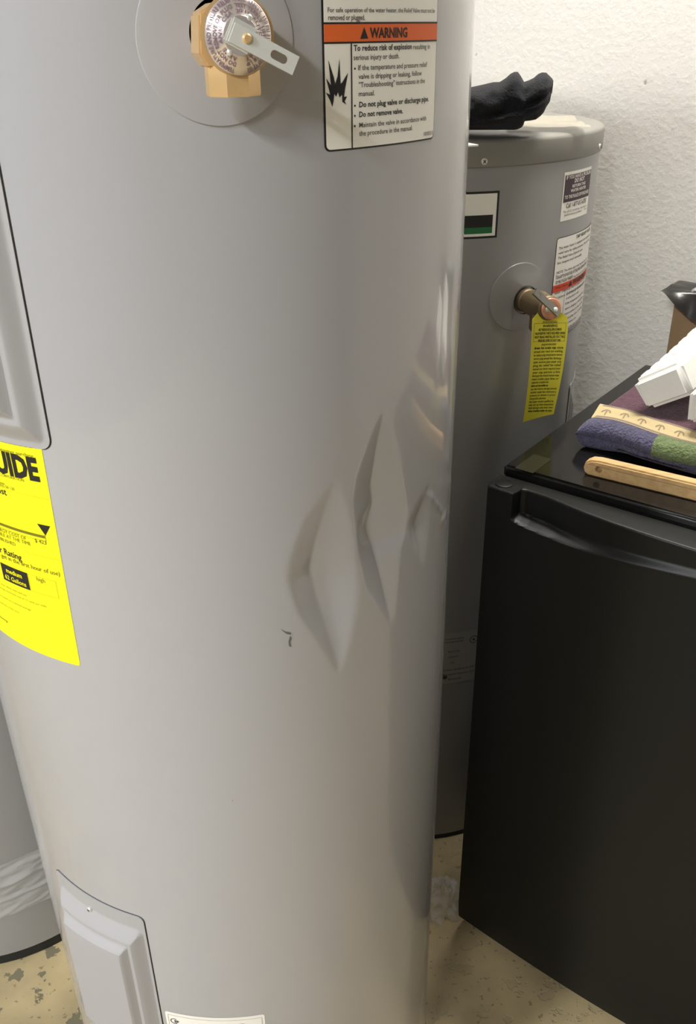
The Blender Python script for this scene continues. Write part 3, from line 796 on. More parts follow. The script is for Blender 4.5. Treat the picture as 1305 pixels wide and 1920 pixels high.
A_ = Vector((la[0], la[1], .082)); B_ = Vector((lb[0], lb[1], .088)); lx = (B_ - A_).normalized(); LL2 = (B_ - A_).length
lz = (Vector((0, .25, 1)) - lx * lx.dot(Vector((0, .25, 1)))).normalized(); ly = lz.cross(lx)
bm = lever_bm(LL2, .0045, .0010, LL2 * .12, LL2 * .20, 1)
for sgn in (1, -1):
    bmx = box_bm(0, LL2, (.0032 if sgn > 0 else -.0040), (.0040 if sgn > 0 else -.0032), -.0035, 0.0, None)
    me = bpy.data.meshes.new('tmp'); bmx.to_mesh(me); bm.from_mesh(me); bmx.free(); bpy.data.meshes.remove(me)
bmesh.ops.transform(bm, matrix=gm @ frame_matrix(A_, lx, ly, lz), verts=bm.verts)
from_bm('lever', bm, M['steel'], v2)
vs, fs = lathe([(.0034, -.014), (.0034, .002), (.002, .0035)], 14, gm @ frame_matrix(B_ - lx * .009, lx, ly, lz), True, True)
pydata('stem', vs, fs, M['chrome'], v2, RAD(50))

# labels of the second heater
def c2a(x, y): return T2.hit(840 + x / 2.806, 100 + y / 2.806)
def c2b(x, y): return T2.hit(1040 + x / 5.644, 300 + y / 5.647)
T2M = T2.map
# black framed label with a green band
gx1_, gz1_, gz0_ = c2a(272, 722)[0], c2a(272, 722)[1], c2a(262, 968)[1]
gl = Print().rect(gx1_ - .13, gz0_, gx1_, gz1_).lay('energy_label', M['black_ink'], back, T2M, .0003, .005); gl['label'] = 'black-framed label with a green band'
Print().rect(gx1_ - .1275, gz0_ + .0028, gx1_ - .0030, gz1_ - .0028).lay('sheet', M['white_paper'], gl, T2M, .00045, .005)
q1, q2, q3 = c2a(236, 848), c2a(232, 912), c2a(230, 945)
Print().rect(gx1_ - .118, q2[1], q1[0], q1[1]).lay('dark_band', M['black_ink'], gl, T2M, .0006, .005)
Print().rect(gx1_ - .118, q3[1], q1[0], q2[1]).lay('green_band', M['green_ink'], gl, T2M, .0006, .005)
Print().rect(gx1_ - .085, q1[1] + .004, gx1_ - .055, gz1_ - .010).lay('emblem', M['green_ink'], gl, T2M, .0006, .005)
# service notice
n0, n1 = c2b(104, 130), c2b(388, 66); nb = c2b(55, 655)[1]; x0n, x1n = (n0[0] + c2b(58, 640)[0]) / 2, (c2b(385, 80)[0] + c2b(338, 570)[0]) / 2
nt_ = (n0[1] + n1[1]) / 2
nl = Print().rect(x0n, nb, x1n, nt_).lay('notice_label', M['white_paper'], back, T2M, .0003, .004)
WN = x1n - x0n; HN = nt_ - nb
Print().rect(x0n + .0025, nt_ - HN * .615, x1n - .0015, nt_ - .004).lay('dark_field', M['plum_ink'], nl, T2M, .0006, .004)
pr = Print(); xc = (x0n + x1n) / 2
for t, f, w, s_, b_ in (('IF YOU HAVE A PROBLEM', .145, .88, .0066, .03), ('DO NOT', .24, .36, .0072, .04), ('RETURN THIS', .335, .48, .0054, .03), ('WATER HEATER', .425, .56, .0054, .03), ('TO THE PLACE OF PURCHASE', .545, .88, .0062, .03)):
    pr.text(t, xc, nt_ - HN * f, s_, WN * w, b_, 'c')
pr.lay('lettering', M['white_ink'], nl, T2M, .00075, .004)
pr = Print(); pr.text('Call 1-877-817-6750', xc, nt_ - HN * .74, .0088, WN * .74, .012, 'c'); pr.text('For (A.O.) assistance, warranty or', xc, nt_ - HN * .835, .0048, WN * .86, 0, 'c'); pr.text('performance problems', xc - WN * .1, nt_ - HN * .905, .0048, WN * .6, 0, 'c')
pr.text('100147', x1n - .004, nt_ - HN * .90, .0036, None, 0, 'r')
pr.lay('lettering', M['soft_ink'], nl, T2M, .00075, .004)
# warning label
y1w = (c2b(38, 795)[1] + c2b(380, 700)[1]) / 2; y0w = (h2(1045, 625)[1] + c2b(120, 1812)[1]) / 2
x0w = (c2b(30, 800)[0] + c2b(5, 1000)[0]) / 2; x1w = (c2b(376, 900)[0] + c2b(320, 1200)[0]) / 2
wb = Print().rrect(x0w, y0w, x1w, y1w, .004).lay('warning_label', M['black_ink'], back, T2M, .0003, .004)
Print().rrect(x0w + .0010, y0w + .0008, x1w - .0005, y1w - .0008, .0034).lay('sheet', M['white_paper'], wb, T2M, .00045, .004)
ob1, ob0 = c2b(0, 1330)[1], c2b(0, 1405)[1]
Print().rect(x0w + .001, ob0, x1w - .0005, ob1).lay('orange_band', M['red_ink'], wb, T2M, .0006, .004)
pr = Print(); WW = x1w - x0w; HWt = y1w - y0w
pr.text('WARNING', x0w + WW * .62, ob0 + .0022, .0105, WW * .42, .03, 'c'); pr.poly([(x0w + WW * .30, ob0 + .002), (x0w + WW * .39, ob0 + .002), (x0w + WW * .345, ob0 + .010)])
pr.text('T&P RELIEF VALVE', x0w + WW * .62, y1w - .0075, .0062, WW * .5, .02, 'c')
pr.rect(x0w + WW * .24, y0w, x0w + WW * .24 + .0006, ob0)
pr.lay('lettering', M['black_ink'], wb, T2M, .00075, .004)
pr = Print()
L_ = ['This water heater is equipped with a temperature', 'relief valve for safety purposes. The relief valve', 'The Relief Valve (Option) must', 'be inspected annually.']
for k, t in enumerate(L_): pr.text(t, x0w + .006, y1w - .016 - k * .0068, .0050, WW * (.86 if k < 2 else .55), .006)
L_ = ['NOTE: The drain pipe must be piped to a drain', 'outlet. Do not cap or plug the relief valve drain', 'or the water heater may burst and cause injury', 'Water Heater Valves (W.V.) may discharge hot', 'water. Discharge must be piped to a suitable', 'location and never be left open.']
for k, t in enumerate(L_): pr.text(t, x0w + .006, y1w - .050 - k * .0072, .0050, WW * .84, .006)
pr.text('For safe operation of the water heater, the valve', x0w + .006, ob1 + .011, .0046, WW * .86, .004); pr.text('must not be plugged.', x0w + .006, ob1 + .004, .0046, WW * .35, .004)
L_ = ['To reduce risk of explosion resulting', 'in serious injury or death:', 'If the temperature and pressure', 'valve is dripping or leaking follow', 'instructions in the manual.', 'Do not plug valve or discharge', 'Do not remove valve.', 'Maintain the valve in accordance', 'the procedure in the manual.']
for k, t in enumerate(L_): pr.text(t, x0w + WW * .28, ob0 - .0085 - k * .0078, .0052, WW * (.62 if k not in (1, 6) else .36), .006)
pr.lay('lettering', M['soft_ink'], wb, T2M, .00075, .004)
# dim rating label near the bottom
def c2c(x, y): return T2.hit(810 + x / 10.875, 1160 + y / 10.873)
a0, a1 = c2c(240, 310)[1], c2c(195, 1330)[1]; xr_ = h2(898, 1185)[0] + .012
rb = Print().rect(xr_ - .125, a1, xr_, a0).lay('rating_label', M['grey_paper'], back, T2M, .0003, .005)
pr = Print(); q = c2c(848, 415); pr.ring(q[0], q[1], .0062, .0074, 24); pr.ring(q[0], q[1], 0, .0022, 8)
xl_ = c2c(250, 480)[0]; xe_ = c2c(640, 460)[0]; xe2 = c2c(860, 900)[0]
for (x_0, x_1, yy, t) in ((xl_, xe_, 430, 'For use with electric supply only'), (xl_, xe_, 490, 'Listed storage water heater'), (xl_ + .008, xe_ - .006, 690, 'Model ECT 52 200'), (xl_ + .008, xe_ - .008, 800, 'Serial 1426 A 017'), (xl_ + .012, xe_ - .014, 915, '52 Gallons'), (xl_, xe2, 1060, 'Volts 240 Phase 1 Upper 4500 Lower 4500 Total 4500'), (xl_, xe2, 1150, 'Max working pressure 150 psi test pressure 300 psi'), (xl_ + .01, xe_, 1250, 'Made for indoor installation')):
    q = c2c(240, yy); pr.text(t, x_0, q[1] - .001, .0052, x_1 - x_0, .01)
q = c2c(262, 1195); pr.ring(q[0], q[1], 0, .0042, 14)
pr.lay('lettering', M['soft_ink'], rb, T2M, .0006, .005)
# right hand edge: a lower access cover seen edge on
ls2 = .0
cv = cover(back, T2, h2(1066, 740)[0] + .001, h2(1066, 740)[0] + .12, .42, h2(1072, 715)[1], .008, .014, .014, .006, M['paint_back'], T2.map, .25)
# small sticker and torn sheet on its top
q = on_z(884, 270, 1.2465)
mm = Matrix.Translation((q.x - .012, q.y, 0)) @ Matrix.Rotation(RAD(24), 4, 'Z')
sk = from_bm('sticker', box_bm(-.016, .016, -.012, .012, 1.2445, 1.2462, mm), M['white_paper'], back); sk['label'] = 'small white sticker'

# ------------------------------------------------------------------ yellow hanging tag
def tag_sheet():
    t = thing('hanging_tag', 'long yellow printed tag hanging from the back water heater valve', 'tag', gm @ Vector((d2[0], d2[1], .066)))
    # plane through the valve, facing the camera side; outline read in that plane
    P0 = gm @ Vector((d2[0], d2[1], .064))
    n = Vector((-0.10, -1, 0)).normalized(); n = (n * .75 + gz * .35).normalized()
    X = Vector((-n.y, n.x, 0)).normalized(); 
    if X.x < 0: X = -X
    def pl(px, py):
        r = ray(px, py); o = Vector((0, 0, EYE)); tt = (P0 - o).dot(n) / r.dot(n); p = o + r * tt - P0
        return p.dot(X), p.z
    out = [(997, 598), (1012, 581), (1048, 583), (1062, 592), (1062, 617), (1052, 690), (1038, 776), (982, 793), (990, 700)]
    O = [pl(*p) for p in out]
    zt_, zb_ = O[1][1], min(o[1] for o in O)
    def surf(q, off):
        k = (zt_ - q[1]) / (zt_ - zb_)
        bend = .006 * sin(k * pi) - .004 * k * k + .012 * (q[0] / .03) ** 2 * .25 * (1 if q[0] > 0 else .4)
        return P0 + X * q[0] + Z * q[1] - Vector((n.x, n.y, 0)) * -(bend) + Vector((n.x, n.y, 0)) * off
    bm = bmesh.new(); f = bm.faces.new([bm.verts.new((x, y, 0)) for x, y in O])
    for ax, no, rng in ((0, (1, 0, 0), (-.05, .05)), (1, (0, 1, 0), (-.3, .05))):
        x = rng[0]
        while x < rng[1]:
            co = (x, 0, 0) if ax == 0 else (0, x, 0)
            bmesh.ops.bisect_plane(bm, geom=bm.verts[:] + bm.edges[:] + bm.faces[:], plane_co=co, plane_no=no, dist=1e-7); x += .008
    bmesh.ops.triangulate(bm, faces=[f for f in bm.faces if len(f.verts) > 4])
    r = bmesh.ops.extrude_face_region(bm, geom=bm.faces[:])
    ext = {e for e in r['geom'] if isinstance(e, bmesh.types.BMVert)}
    for v in bm.verts: v.co = surf((v.co.x, v.co.y), .0006 if v in ext else 0.0)
    from_bm('card', bm, M['yellow_tag'], t)
    # side limits per height, for the print
    L = sorted([O[8], O[7], O[0]], key=lambda p: -p[1]); Rr = sorted([O[3], O[4], O[5], O[6]], key=lambda p: -p[1])
    pr = Print()
    rows = []
    ytop = O[0][1] - .006; ybot = O[6][1] + .004
    yy = ytop; k = 0; random.seed(4)
    words = 'temperature pressure relief valve must be installed by qualified person only read this tag before use do not remove plug or cap outlet drain line install discharge pipe water damage scalding hot annual check required replace when lime scale builds manual lever once a year service contractor'.split()
    while yy > ybot:
        l = polyline_at(L, yy) + .0045; r_ = polyline_at(Rr, yy) - .0035
        kk = k
        bold = kk in (1, 2, 3, 4, 5, 7, 18, 26, 27, 35, 36, 37)
        w = r_ - l; ind = 0
        if kk in (0, 1, 6): ind = w * .25
        if kk in (2, 5): ind = w * .12
        end = ind if ind else (w * random.choice((0, 0, 0, 0, .02, .35)) if kk > 7 else 0)
        t_ = ' '.join(random.choice(words) for _ in range(5 if ind < .01 else 3))
        if kk < 6: t_ = t_.upper()
        if kk in (1,): t_ = 'WARNING'
        pr.text(t_, l + ind, yy, .0046, max(w - ind - end, .004), .03 if bold else .012)
        yy -= .0049; k += 1
    fl = polyline_at(L, ytop) + .003; fr = polyline_at(Rr, ytop) - .002
    pr.frame(fl, ytop - .024, fr, ytop + .0005, .0003)
    pr.lay('lettering', M['black_ink'], t, surf, .0009)
    return t
tag_sheet()

# ------------------------------------------------------------------ third tank at the left edge, wrapped in clear film
left = thing('water_heater', 'grey water heater at the left edge wrapped in clear plastic film', 'water heater', (T3.c.x, T3.c.y, 0))
vs, fs = grid(lambda a, b: T3.map((-pi * T3.R + 2 * pi * T3.R * a, .022 + 1.20 * b)), 110, 20)
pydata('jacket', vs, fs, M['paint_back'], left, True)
mt = Matrix.Translation((T3.c.x, T3.c.y, 0))
vs, fs = lathe([(.2505, 1.206), (.2525, 1.209), (.2525, 1.232), (.246, 1.2420), (.02, 1.2465)], 96, mt, False, True)
pydata('top_pan', vs, fs, M['paint_back'], left, RAD(40))
vs, fs = lathe([(.244, 0.0), (.2485, .001), (.2485, .024)], 96, mt, True, False)
pydata('base_pan', vs, fs, M['rubber'], left, RAD(35))
def wrap(a, b):
    s_ = -pi * T3.R + 2 * pi * T3.R * a; z = .115 + .115 * b
    k = noise.noise(Vector((s_ * 16, (z - s_ * .25) * 55, 1.3))) + .9 * noise.noise(Vector((s_ * 45, (z - s_ * .2) * 150, 7.3)))
    ridge = .0045 * max(0, 1 - abs((z - .185 - .12 * (s_ - .1)) / .008)) + .003 * max(0, 1 - abs((z - .150 - .1 * (s_ - .1)) / .006))
    return T3.map((s_, z), .003 + .0028 * k + ridge)
vs, fs = grid(wrap, 520, 60)
w_ = pydata('film_wrap', vs, fs, M['clear'], left, True); w_['label'] = 'clear wrinkled plastic film'

# ------------------------------------------------------------------ small refrigerator
F0 = Vector((0.175, 1.001, 0))
FM = frame_matrix(F0, U, V, Z)
fridge = thing('mini_refrigerator', 'black compact refrigerator with a scooped door grip', 'refrigerator', F0 + U * .24 + V * .25)
FW, FD0, FD1, DT, TT = .485, .046, .525, .855, .872
from_bm('cabinet', box_bm(.003, FW - .003, FD0 + .002, FD1, .018, TT - .024, FM, .003), M['fridge'], fridge, RAD(40))
from_bm('top_panel', box_bm(0.0, FW, FD0 - .004, FD1 + .002, TT - .024, TT - .005, FM, .004, 3), M['fridge_top'], fridge, RAD(40))
for fx in (.04, FW - .04):
    for fy in (.09, FD1 - .05):
        vs, fs = lathe([(.016, 0), (.018, .003), (.018, .02)], 20, FM @ Matrix.Translation((fx, fy, 0)), True, True)
        pydata('foot', vs, fs, M['rubber'], fridge)
LIP = [(.036, .8200), (.048, .8165), (.06, .8150), (.10, .8120), (.14, .8110), (.20, .8160), (.24, .8200), (.30, .8260), (.40, .8380), (.47, .850)]
DEP = [(.040, .0), (.0412, .016), (.046, .020), (.06, .0205), (.075, .020), (.10, .0160), (.13, .0120), (.17, .0085), (.22, .0065), (.30, .0045), (.40, .002), (.47, 0)]
def bow(a): return .0095 * sin(pi * min(max(a / FW, 0), 1))
def door():
    as_ = [0.0, .002, .006, .015, .03]; x = .034
    while x < .30: as_.append(x); x += .0016 if x < .08 else .005
    while x < FW - .004: as_.append(x); x += .012
    as_ += [FW - .003, FW]
    z = .034; zs = []
    while z < .79: zs.append(z); z += .03
    z = .79
    while z < DT - .0035: zs.append(z); z += .0014
    zs += [DT - .0034, DT - .0022, DT - .0012, DT - .0005, DT]
    bev = .004
    def pt(a, z):
        # rounded outer edges
        e = min(a, FW - a); ez_ = min(z - .034, DT - z)
        back_ = 0
        if e < bev: back_ += bev - sqrt(max(0, bev ** 2 - (bev - e) ** 2))
        if ez_ < bev * .8: back_ += bev * .8 - sqrt(max(0, (bev * .8) ** 2 - (bev * .8 - ez_) ** 2))
        lip = interp(LIP, a); dd = interp(DEP, a)
        k = smoothstep(lip - .001, lip + (.006 if a < .06 else .006 + .05 * (min(a, .16) - .06)), z)
        ridge = -.0007 * math.exp(-((z - lip + .001) / .0022) ** 2) if .034 < a < .46 else 0
        return FM @ Vector((a, -bow(a) + back_ + dd * k + ridge, z))
    vs = [pt(a, z) for z in zs for a in as_]; n = len(as_); fs = []
    for j in range(len(zs) - 1):
        for i in range(n - 1): q = j * n + i; fs.append((q, q + 1, q + n + 1, q + n))
    # back, sides, top and bottom
    B = [j * n for j in range(len(zs))]; rim = list(range(n)) + [j * n + n - 1 for j in range(1, len(zs))] + [(len(zs) - 1) * n + i for i in range(n - 2, -1, -1)] + [j * n for j in range(len(zs) - 2, 0, -1)]
    b = len(vs)
    for r_ in rim:
        a, z = as_[r_ % n], zs[r_ // n]; vs.append(FM @ Vector((a, .0375, z)))
    for k in range(len(rim)): k2 = (k + 1) % len(rim); fs.append((rim[k], b + k, b + k2, rim[k2]))
    fs.append(tuple(range(b, b + len(rim)))[::-1])
    return vs, fs
vs, fs = door()
dr = pydata('door', vs, fs, M['fridge'], fridge, RAD(35))
from_bm('gasket', box_bm(.010, FW - .010, .0376, FD0 + .0018, .045, DT - .012, FM), M['rubber'], fridge)
vs, fs = lathe([(.0115, -.004), (.0115, .0010), (.0100, .0016), (.002, .0017)], 24, FM @ Matrix.Translation((.0165, .016, DT)), True, True)
pydata('hinge_cap', vs, fs, M['fridge'], dr, RAD(40))
# faint sticker on the top
q = on_z(1000, 868, TT - .004)
sk2 = from_bm('sticker', box_bm(-.026, .026, -.013, .013, TT - .0052, TT - .0047, Matrix.Translation((q.x, q.y, 0)) @ Matrix.Rotation(RAD(52), 4, 'Z')), mat('clear_sticker', rgb(38, 38, 32), .2), fridge); sk2['label'] = 'faint rectangular clear sticker'
TOPZ = TT - .005
# ------------------------------------------------------------------ things on the refrigerator
wa = on_z(1092, 888, TOPZ); wb_ = on_z(1305, 940, TOPZ)
wx = (wb_ - wa); wx.z = 0; wx.normalize(); wy = Vector((-wx.y, wx.x, 0))
wood = thing('wooden_handle', 'pale wooden handle with a round hole lying on the black refrigerator', 'handle', wa)
def wooden():
    L, D, Hh = .30, .017, .0215
    # side view outline with a hole, extruded in depth
    bm = bmesh.new(); n = 20
    out = [(.006, .0), (L, .0), (L, Hh), (.018, Hh), (.008, Hh * .93), (.0015, Hh * .72), (0, Hh * .4), (.0015, Hh * .14)]
    hc, hr = (.0195, Hh * .5), .0044
    hole = [(hc[0] + hr * cos(2 * pi * i / n), hc[1] + hr * sin(2 * pi * i / n)) for i in range(n)]
    loops = []
    for y in (0, D):
        o = [bm.verts.new((x, y, z)) for x, z in out]; h = [bm.verts.new((x, y, z)) for x, z in hole]
        e = [bm.edges.new((o[i], o[(i + 1) % len(o)])) for i in range(len(o))] + [bm.edges.new((h[i], h[(i + 1) % n])) for i in range(n)]
        bmesh.ops.triangle_fill(bm, edges=e, use_beauty=True)
        bmesh.ops.delete(bm, geom=[f for f in bm.faces if all(hypot(v.co.x - hc[0], v.co.z - hc[1]) < hr * 1.02 for v in f.verts)], context='FACES')
        loops.append((o, h))
    for k in (0, 1):
        a, b = loops[0][k], loops[1][k]
        for i in range(len(a)): bm.faces.new((a[i], a[(i + 1) % len(a)], b[(i + 1) % len(a)], b[i]))
    bmesh.ops.recalc_face_normals(bm, faces=bm.faces)
    ed = [e for e in bm.edges if len(e.link_faces) == 2 and e.calc_face_angle() > .9 and not all(hypot(v.co.x - hc[0], v.co.z - hc[1]) < hr * 1.1 for v in e.verts)]
    bmesh.ops.bevel(bm, geom=ed, offset=.0022, segments=2, affect='EDGES')
    bmesh.ops.transform(bm, matrix=frame_matrix(wa, wx, wy, Z), verts=bm.verts)
    return bm
from_bm('grip', wooden(), M['wood'], wood, RAD(35))
# lay the seam where the two strips of wood meet
Print().poly([(.004, .0150), (.05, .0146), (.30, .0142), (.30, .0136), (.05, .0139), (.004, .0145)]).lay('joint_line', mat('wood_seam', rgb(150, 116, 74), .7), wood, lambda q, off: Vector(wa) + wx * q[0] - wy * off + Z * q[1], .0003)

# towel: a thick folded slab with a rolled hem at its near edge; parts are its bands
def towel():
    o = FM @ Vector((.050, .142, TOPZ)); ex_, ey_ = U, V
    t = thing('folded_towel', 'folded plum terry towel with violet hem and cream patterned border on the refrigerator', 'towel', o)
    L, DPT, th, rise = .39, .30, .038, .010
    GREEN0, GREEN1 = .105, .178
    def dz(x, y): return .0018 * noise.noise(Vector((x * 24, y * 24, 2))) + .0045 * noise.noise(Vector((x * 7, y * 7, 5)))
    def sway(x): return .006 * noise.noise(Vector((x * 11, 0, 3))) + .0045 * sin(x * 34 + .6)
    def place(x, y, z, off=0.0):
        # x along the near edge, y inward, z up; the left end rounds in
        k = sqrt(max(0.0, 1 - (1 - min(1, min(x, L - x) / .016)) ** 2))
        mid = .019
        zz = mid + (z - mid) * k if z < th + .001 else z
        lift = .006 * smoothstep(.03, .075, x) * (1 - smoothstep(.12, .2, x)) if z < .012 and y < .03 else 0
        p = o + ex_ * x + ey_ * (y + sway(x)) + Z * (zz + lift)
        if z > th * .7: p += Z * (dz(x, y) + off)
        else: p += ey_ * (.0018 * noise.noise(Vector((x * 24, z * 40, 7))) - off)
        return p
    # hem: the front of the lower fold, a crease, the front of the upper fold
    prof = []
    for k in range(9): an = RAD(-90 - 150 * k / 8); prof.append((.013 + .013 * cos(an), .0125 + .0125 * sin(an)))
    for k in range(12): an = RAD(-130 - 140 * k / 11); prof.append((.014 + .015 * cos(an), .026 + .0125 * sin(an)))
    prof.append((.022, th + .0008))
    def strip(name, pts, x0, x1, m, off=0.0):
        n0 = max(2, int((x1 - x0) / .0025)); xx = [x0 + (x1 - x0) * i / n0 for i in range(n0 + 1)]
        vs = [place(x, y, z, off) for (y, z) in pts for x in xx]; n = len(xx); fs = []
        for a in range(len(pts) - 1):
            for i in range(n - 1): q = a * n + i; fs.append((q, q + 1, q + n + 1, q + n))
        return pydata(name, vs, fs, m, t, True)
    h_ = strip('hem', prof, 0, L, M['terry']); h_['label'] = 'violet terry hem'
    g_ = strip('green_patch', prof[9:], GREEN0, GREEN1, M['terry_green'], .0012); g_['label'] = 'green terry patch'
    def ramp(y): return th + .0005 + rise * smoothstep(.020, .050, y)
    BY0, BY1 = .0215, .0470
    b_ = strip('border', [(y, ramp(y)) for y in [BY0 + (BY1 - BY0) * k / 8 for k in range(9)]], .010, L, M['cream'], .0006); b_['label'] = 'cream woven border'
    def fn(a, b):
        x = .006 + (L - .006) * a; y = .034 + (DPT - .034) * b
        edge = min(x - .006, DPT - y, L - x); zt = ramp(y)
        zt *= sqrt(max(0, 1 - (1 - min(1, max(0, edge) / .018)) ** 2))
        return o + ex_ * x + ey_ * (y + sway(x) * (1 - b)) + Z * (zt + (dz(x, y) - (.0012 if y < .047 else 0) if zt > th * .5 else 0))
    vs, fs = grid(fn, 120, 80); pydata('body', vs, fs, M['terry_purple'], t, True)
    def bsurf(q, off): return place(q[0], q[1], ramp(q[1]), .0006 + off)
    pr = Print()
    for k in range(14):
        x = .024 + k * .0255; y = .0335
        pr.ring(x, y - .001, .0046, .0066, 12, RAD(5), RAD(175), ry=.9); pr.rect(x - .0009, y - .0050, x + .0009, y + .0040)
    pr.lay('motif', M['motif'], t, bsurf, .0004, .004)
    pr = Print()
    for k in range(160):
        x = .014 + k * .0023
        pr.bar((x, .0222), (x + .0022, .0262), .0008); pr.bar((x + .001, .0432), (x + .0032, .0465), .0008)
    s_ = pr.lay('stitching', M['stitch'], t, bsurf, .0005); s_['kind'] = 'stuff'
towel()

# foam profiles: long channels with embossed pads along the top
def foam(label, bl, br, tr, tl, far, depth_z, nrm, length):
    "end face read at four corners on an upright plane, run back towards the far point"
    P = on_z(*bl, depth_z); n = Vector(nrm).normalized(); C_ = Vector((0, 0, EYE))
    def pl(p, push=0.0):
        r = ray(*p); Q = P - n * push; return C_ + r * ((Q - C_).dot(n) / r.dot(n))
    E = [pl(p) for p in (bl, br, tr, tl)]
    far_p = pl(far, length); d = far_p - E[3]
    t = thing('foam_block', label, 'packing foam', P)
    bm = bmesh.new()
    N = 8; rings = []
    for k in range(N + 1):
        rings.append([bm.verts.new(e + d * (k / N) + Z * (.010 * (k / N) ** 2)) for e in E])
    bm.faces.new(rings[0]); bm.faces.new(rings[-1][::-1])
    for k in range(N):
        for a in range(4): bm.faces.new((rings[k][a], rings[k][(a + 1) % 4], rings[k + 1][(a + 1) % 4], rings[k + 1][a]))
    bmesh.ops.recalc_face_normals(bm, faces=bm.faces)
    ed = [e for e in bm.edges if e.calc_face_angle() > .7]
    bmesh.ops.bevel(bm, geom=ed, offset=.006, segments=3, affect='EDGES')
    from_bm('body', bm, M['foam'], t, RAD(40))
    up = (E[3] - E[0]).normalized(); sd = (E[2] - E[3]); ln = d.length
    mtop = sd.cross(d).normalized()
    if mtop.z < 0: mtop = -mtop
    k = .012
    while k < ln - .02:
        for w0, w1 in ((.12, .30), (.38, .56)):
            c = [E[3] + sd * w + d * (q / ln) + Z * (.010 * (q / ln) ** 2) for w, q in ((w0, k), (w1, k), (w1, k + .016), (w0, k + .016))]
            b2 = bmesh.new(); lo = [b2.verts.new(p - mtop * .001) for p in c]; hi = [b2.verts.new(p + mtop * .0016) for p in c]
            b2.faces.new(lo); b2.faces.new(hi)
            for a in range(4): b2.faces.new((lo[a], lo[(a + 1) % 4], hi[(a + 1) % 4], hi[a]))
            bmesh.ops.recalc_face_normals(b2, faces=b2.faces)
            bmesh.ops.bevel(b2, geom=b2.edges[:], offset=.0008, segments=1, affect='EDGES')
            from_bm('embossed_pad', b2, M['foam'], t)
        k += .024
    return t
foam('white foam block with embossed pads lying across the plum towel', (1212, 772), (1299, 742), (1273, 681), (1181, 719), (1312, 612), .922, (-.35, -.9, .12), .16)
foam('white foam block cut off by the right edge of the view', (1284, 800), (1400, 770), (1390, 700), (1290, 735), (1375, 655), .922, (-.20, -.98, .12), .10)

# cardboard piece with black film over it, standing on the refrigerator's rear
def cardboard():
    p = F0 + U * .17 + V * .49
    t = thing('cardboard_box', 'brown cardboard box behind the white foam near the wall', 'box', (p.x, p.y, TOPZ))
    # left edge seen in the photo at the plane of the wall side
    def pv(px, py, b):      # on the vertical plane b metres behind the door front
        r = ray(px, py); o = Vector((0, 0, EYE)) ; n = V; P = F0 + V * b; tt = (P - o).dot(n) / r.dot(n); q = o + r * tt - F0; return q.dot(U), q.z
    a0, z0 = pv(1251, 655, .505); a1, z1 = pv(1265, 566, .505)
    print('card', a0, z0, a1, z1)
    from_bm('panel', box_bm(min(a0, a1), a0 + .20, .505, .509, TOPZ, z1, FM, .0006), M['card'], t)
    from_bm('side_panel', box_bm(min(a0, a1), min(a0, a1) + .004, .509, .522, TOPZ, z1, FM, .0006), M['card'], t)
    f = thing('black_film', 'glossy black plastic film draped over the cardboard box', 'plastic film', (p.x, p.y, z1))
    l = pv(1245, 542, .50)
    def fn(a, b):
        x = l[0] + .26 * a; y = .480 + .08 * b
        zz = l[1] + .002 - .004 * a + .004 * noise.noise(Vector((a * 5, b * 3, 2)))
        if b < .25: zz -= (.25 - b) * 4 * (.038 * smoothstep(0, .22, a) + .006 * noise.noise(Vector((a * 9, 3, 1))))
        if a < .001: zz = l[1]
        return FM @ Vector((x, y + .004 * noise.noise(Vector((a * 8, b * 3, 9))), zz))
    vs, fs = grid(fn, 80, 24); pydata('sheet', vs, fs, M['film'], f, True)
    f2 = thing('clear_film', 'crumpled clear plastic film on top of the black film', 'plastic film', (p.x, p.y, z1 + .01))
    def fn2(a, b):
        x = l[0] + .045 + .12 * a; y = .49 + .05 * b
        return FM @ Vector((x, y, l[1] + .004 + .014 * abs(noise.noise(Vector((a * 9, b * 9, 4)))) + .008 * sin(pi * b) * sin(pi * a)))
    vs, fs = grid(fn2, 40, 20); pydata('sheet', vs, fs, M['clear'], f2, True)
cardboard()

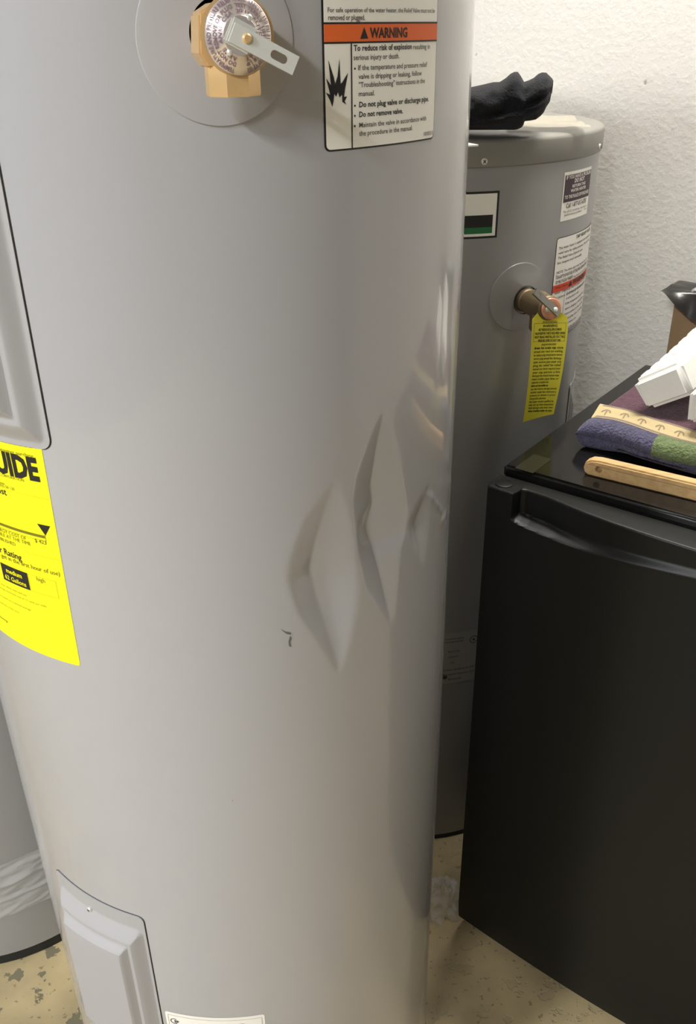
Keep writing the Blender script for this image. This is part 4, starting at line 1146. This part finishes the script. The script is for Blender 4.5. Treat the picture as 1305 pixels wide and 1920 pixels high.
# ------------------------------------------------------------------ navy cloth on the second heater
def cloth():
    ztop = 1.2465
    # silhouette drawn on an upright plane through the cloth, then swelled around it
    Pc = on_z(930, 245, ztop); n = Vector((Pc.x, Pc.y, 0)).normalized(); X = Vector((n.y, -n.x, 0))
    def pl(px, py):
        r = ray(px, py); o = Vector((0, 0, EYE)); tt = (Pc - o).dot(n) / r.dot(n); q = o + r * tt - Pc; return q.dot(X), q.z
    t = thing('cloth', 'crumpled navy knit cloth heaped on the shorter water heater', 'cloth', Pc)
    def c(x, y): return pl(870 + x / 6.868, 120 + y / 6.871)
    top = [(-240, 330), (-100, 320), (105, 296), (250, 265), (370, 235), (460, 232), (540, 180), (600, 125), (650, 100), (695, 102), (730, 150), (775, 232), (840, 210), (900, 180), (960, 128), (1010, 108), (1060, 112), (1100, 150), (1140, 192), (1148, 215)]
    bot = [(-240, 900), (-100, 915), (80, 920), (300, 905), (420, 888), (560, 860), (690, 838), (740, 810), (765, 775), (775, 732), (850, 725), (920, 712), (980, 668), (1020, 625), (1050, 560), (1100, 490), (1125, 420), (1130, 340), (1145, 260), (1150, 222)]
    T_ = [c(*p) for p in top]; B_ = [c(*p) for p in bot]
    x0 = T_[0][0]; x1 = max(T_[-1][0], B_[-1][0])
    def at(tab, x):
        tab = sorted(tab); return interp(tab, x)
    Bz = []
    for p in B_: Bz.append(p)
    nx_, na = 150, 40
    vs = []; fs = []
    for i in range(nx_ + 1):
        k = i / nx_; k = 1 - (1 - k) ** 1.25
        x = x0 + (x1 - x0) * k
        zt = at(T_, x); zb = at(Bz, x)
        zb = max(zb, .0012)
        if zt < zb + .001: zt = zb + .001
        mid = (zt + zb) / 2; hh = (zt - zb) / 2
        dep = .050 * sqrt(max(0.0, 1 - max(0, (k - .80) / .20) ** 2)) * (0.6 + .4 * min(1, hh / .02)) + .002
        for j in range(na):
            a = 2 * pi * j / na
            rr = 1.0
            w = noise.noise(Vector((x * 30, cos(a) * 1.6, sin(a) * 1.6 + 4))) * .22 + noise.noise(Vector((x * 60, cos(a) * 2.6, sin(a) * 2.6 + 9))) * .12
            yy = -dep * sin(a) * (1 + w)
            fold = -.010 * math.exp(-((cos(a) + .35 - .4 * k) / .10) ** 2) * (1 if sin(a) > 0 else 0)      # the long crease
            zc = cos(a); zc = math.copysign(abs(zc) ** .8, zc)
            vs.append(Pc + X * x + n * (yy - fold * 1.0) + Z * (mid + hh * zc))
    for i in range(nx_):
        for j in range(na): a = i * na + j; b = i * na + (j + 1) % na; fs.append((a, b, b + na, a + na))
    fs.append(tuple(range(na))[::-1]); fs.append(tuple(range(nx_ * na, nx_ * na + na)))
    o = pydata('cloth_heap', vs, fs, M['navy'], t, True)
    # a torn paper sheet lying behind it
    q0 = on_z(1040, 232, ztop); 
    p = thing('paper_sheet', 'curled translucent paper sheet lying behind the navy cloth', 'paper', (q0.x, q0.y, ztop))
    def fn(a, b):
        k = on_z(965 + 120 * a, 246 - 9 * b - 6 * a, ztop) if False else Vector((q0.x - .070 + .105 * a, q0.y - .05 + .10 * b - .01 * a, ztop))
        return k + Z * (.0008 + .005 * max(0, noise.noise(Vector((a * 3, b * 3, 8)))) + .006 * smoothstep(.75, 1, b))
    vs, fs = grid(fn, 24, 16); pydata('sheet', vs, fs, mat('buff_film', rgb(172, 164, 146), .35, alpha=.6), p, True)
cloth()

# ------------------------------------------------------------------ crumpled film on the floor between the tanks
def floor_film():
    c_ = on_z(826, 1688, 0.0)
    t = thing('plastic_film', 'crumpled clear plastic film on the floor behind the front water heater', 'plastic film', c_)
    def fn(a, b):
        r = .035 * (1 - b) ** .7; an = 2 * pi * a
        k = 1 + .35 * noise.noise(Vector((cos(an) * 2, sin(an) * 2, b * 5))) + .2 * noise.noise(Vector((cos(an) * 6, sin(an) * 6, b * 9)))
        return Vector((c_.x + r * cos(an) * k, c_.y + r * sin(an) * k * 1.3, .002 + .045 * b * k))
    vs, fs = grid(fn, 70, 30, True); pydata('sheet', vs, fs, M['clear'], t, True)
floor_film()
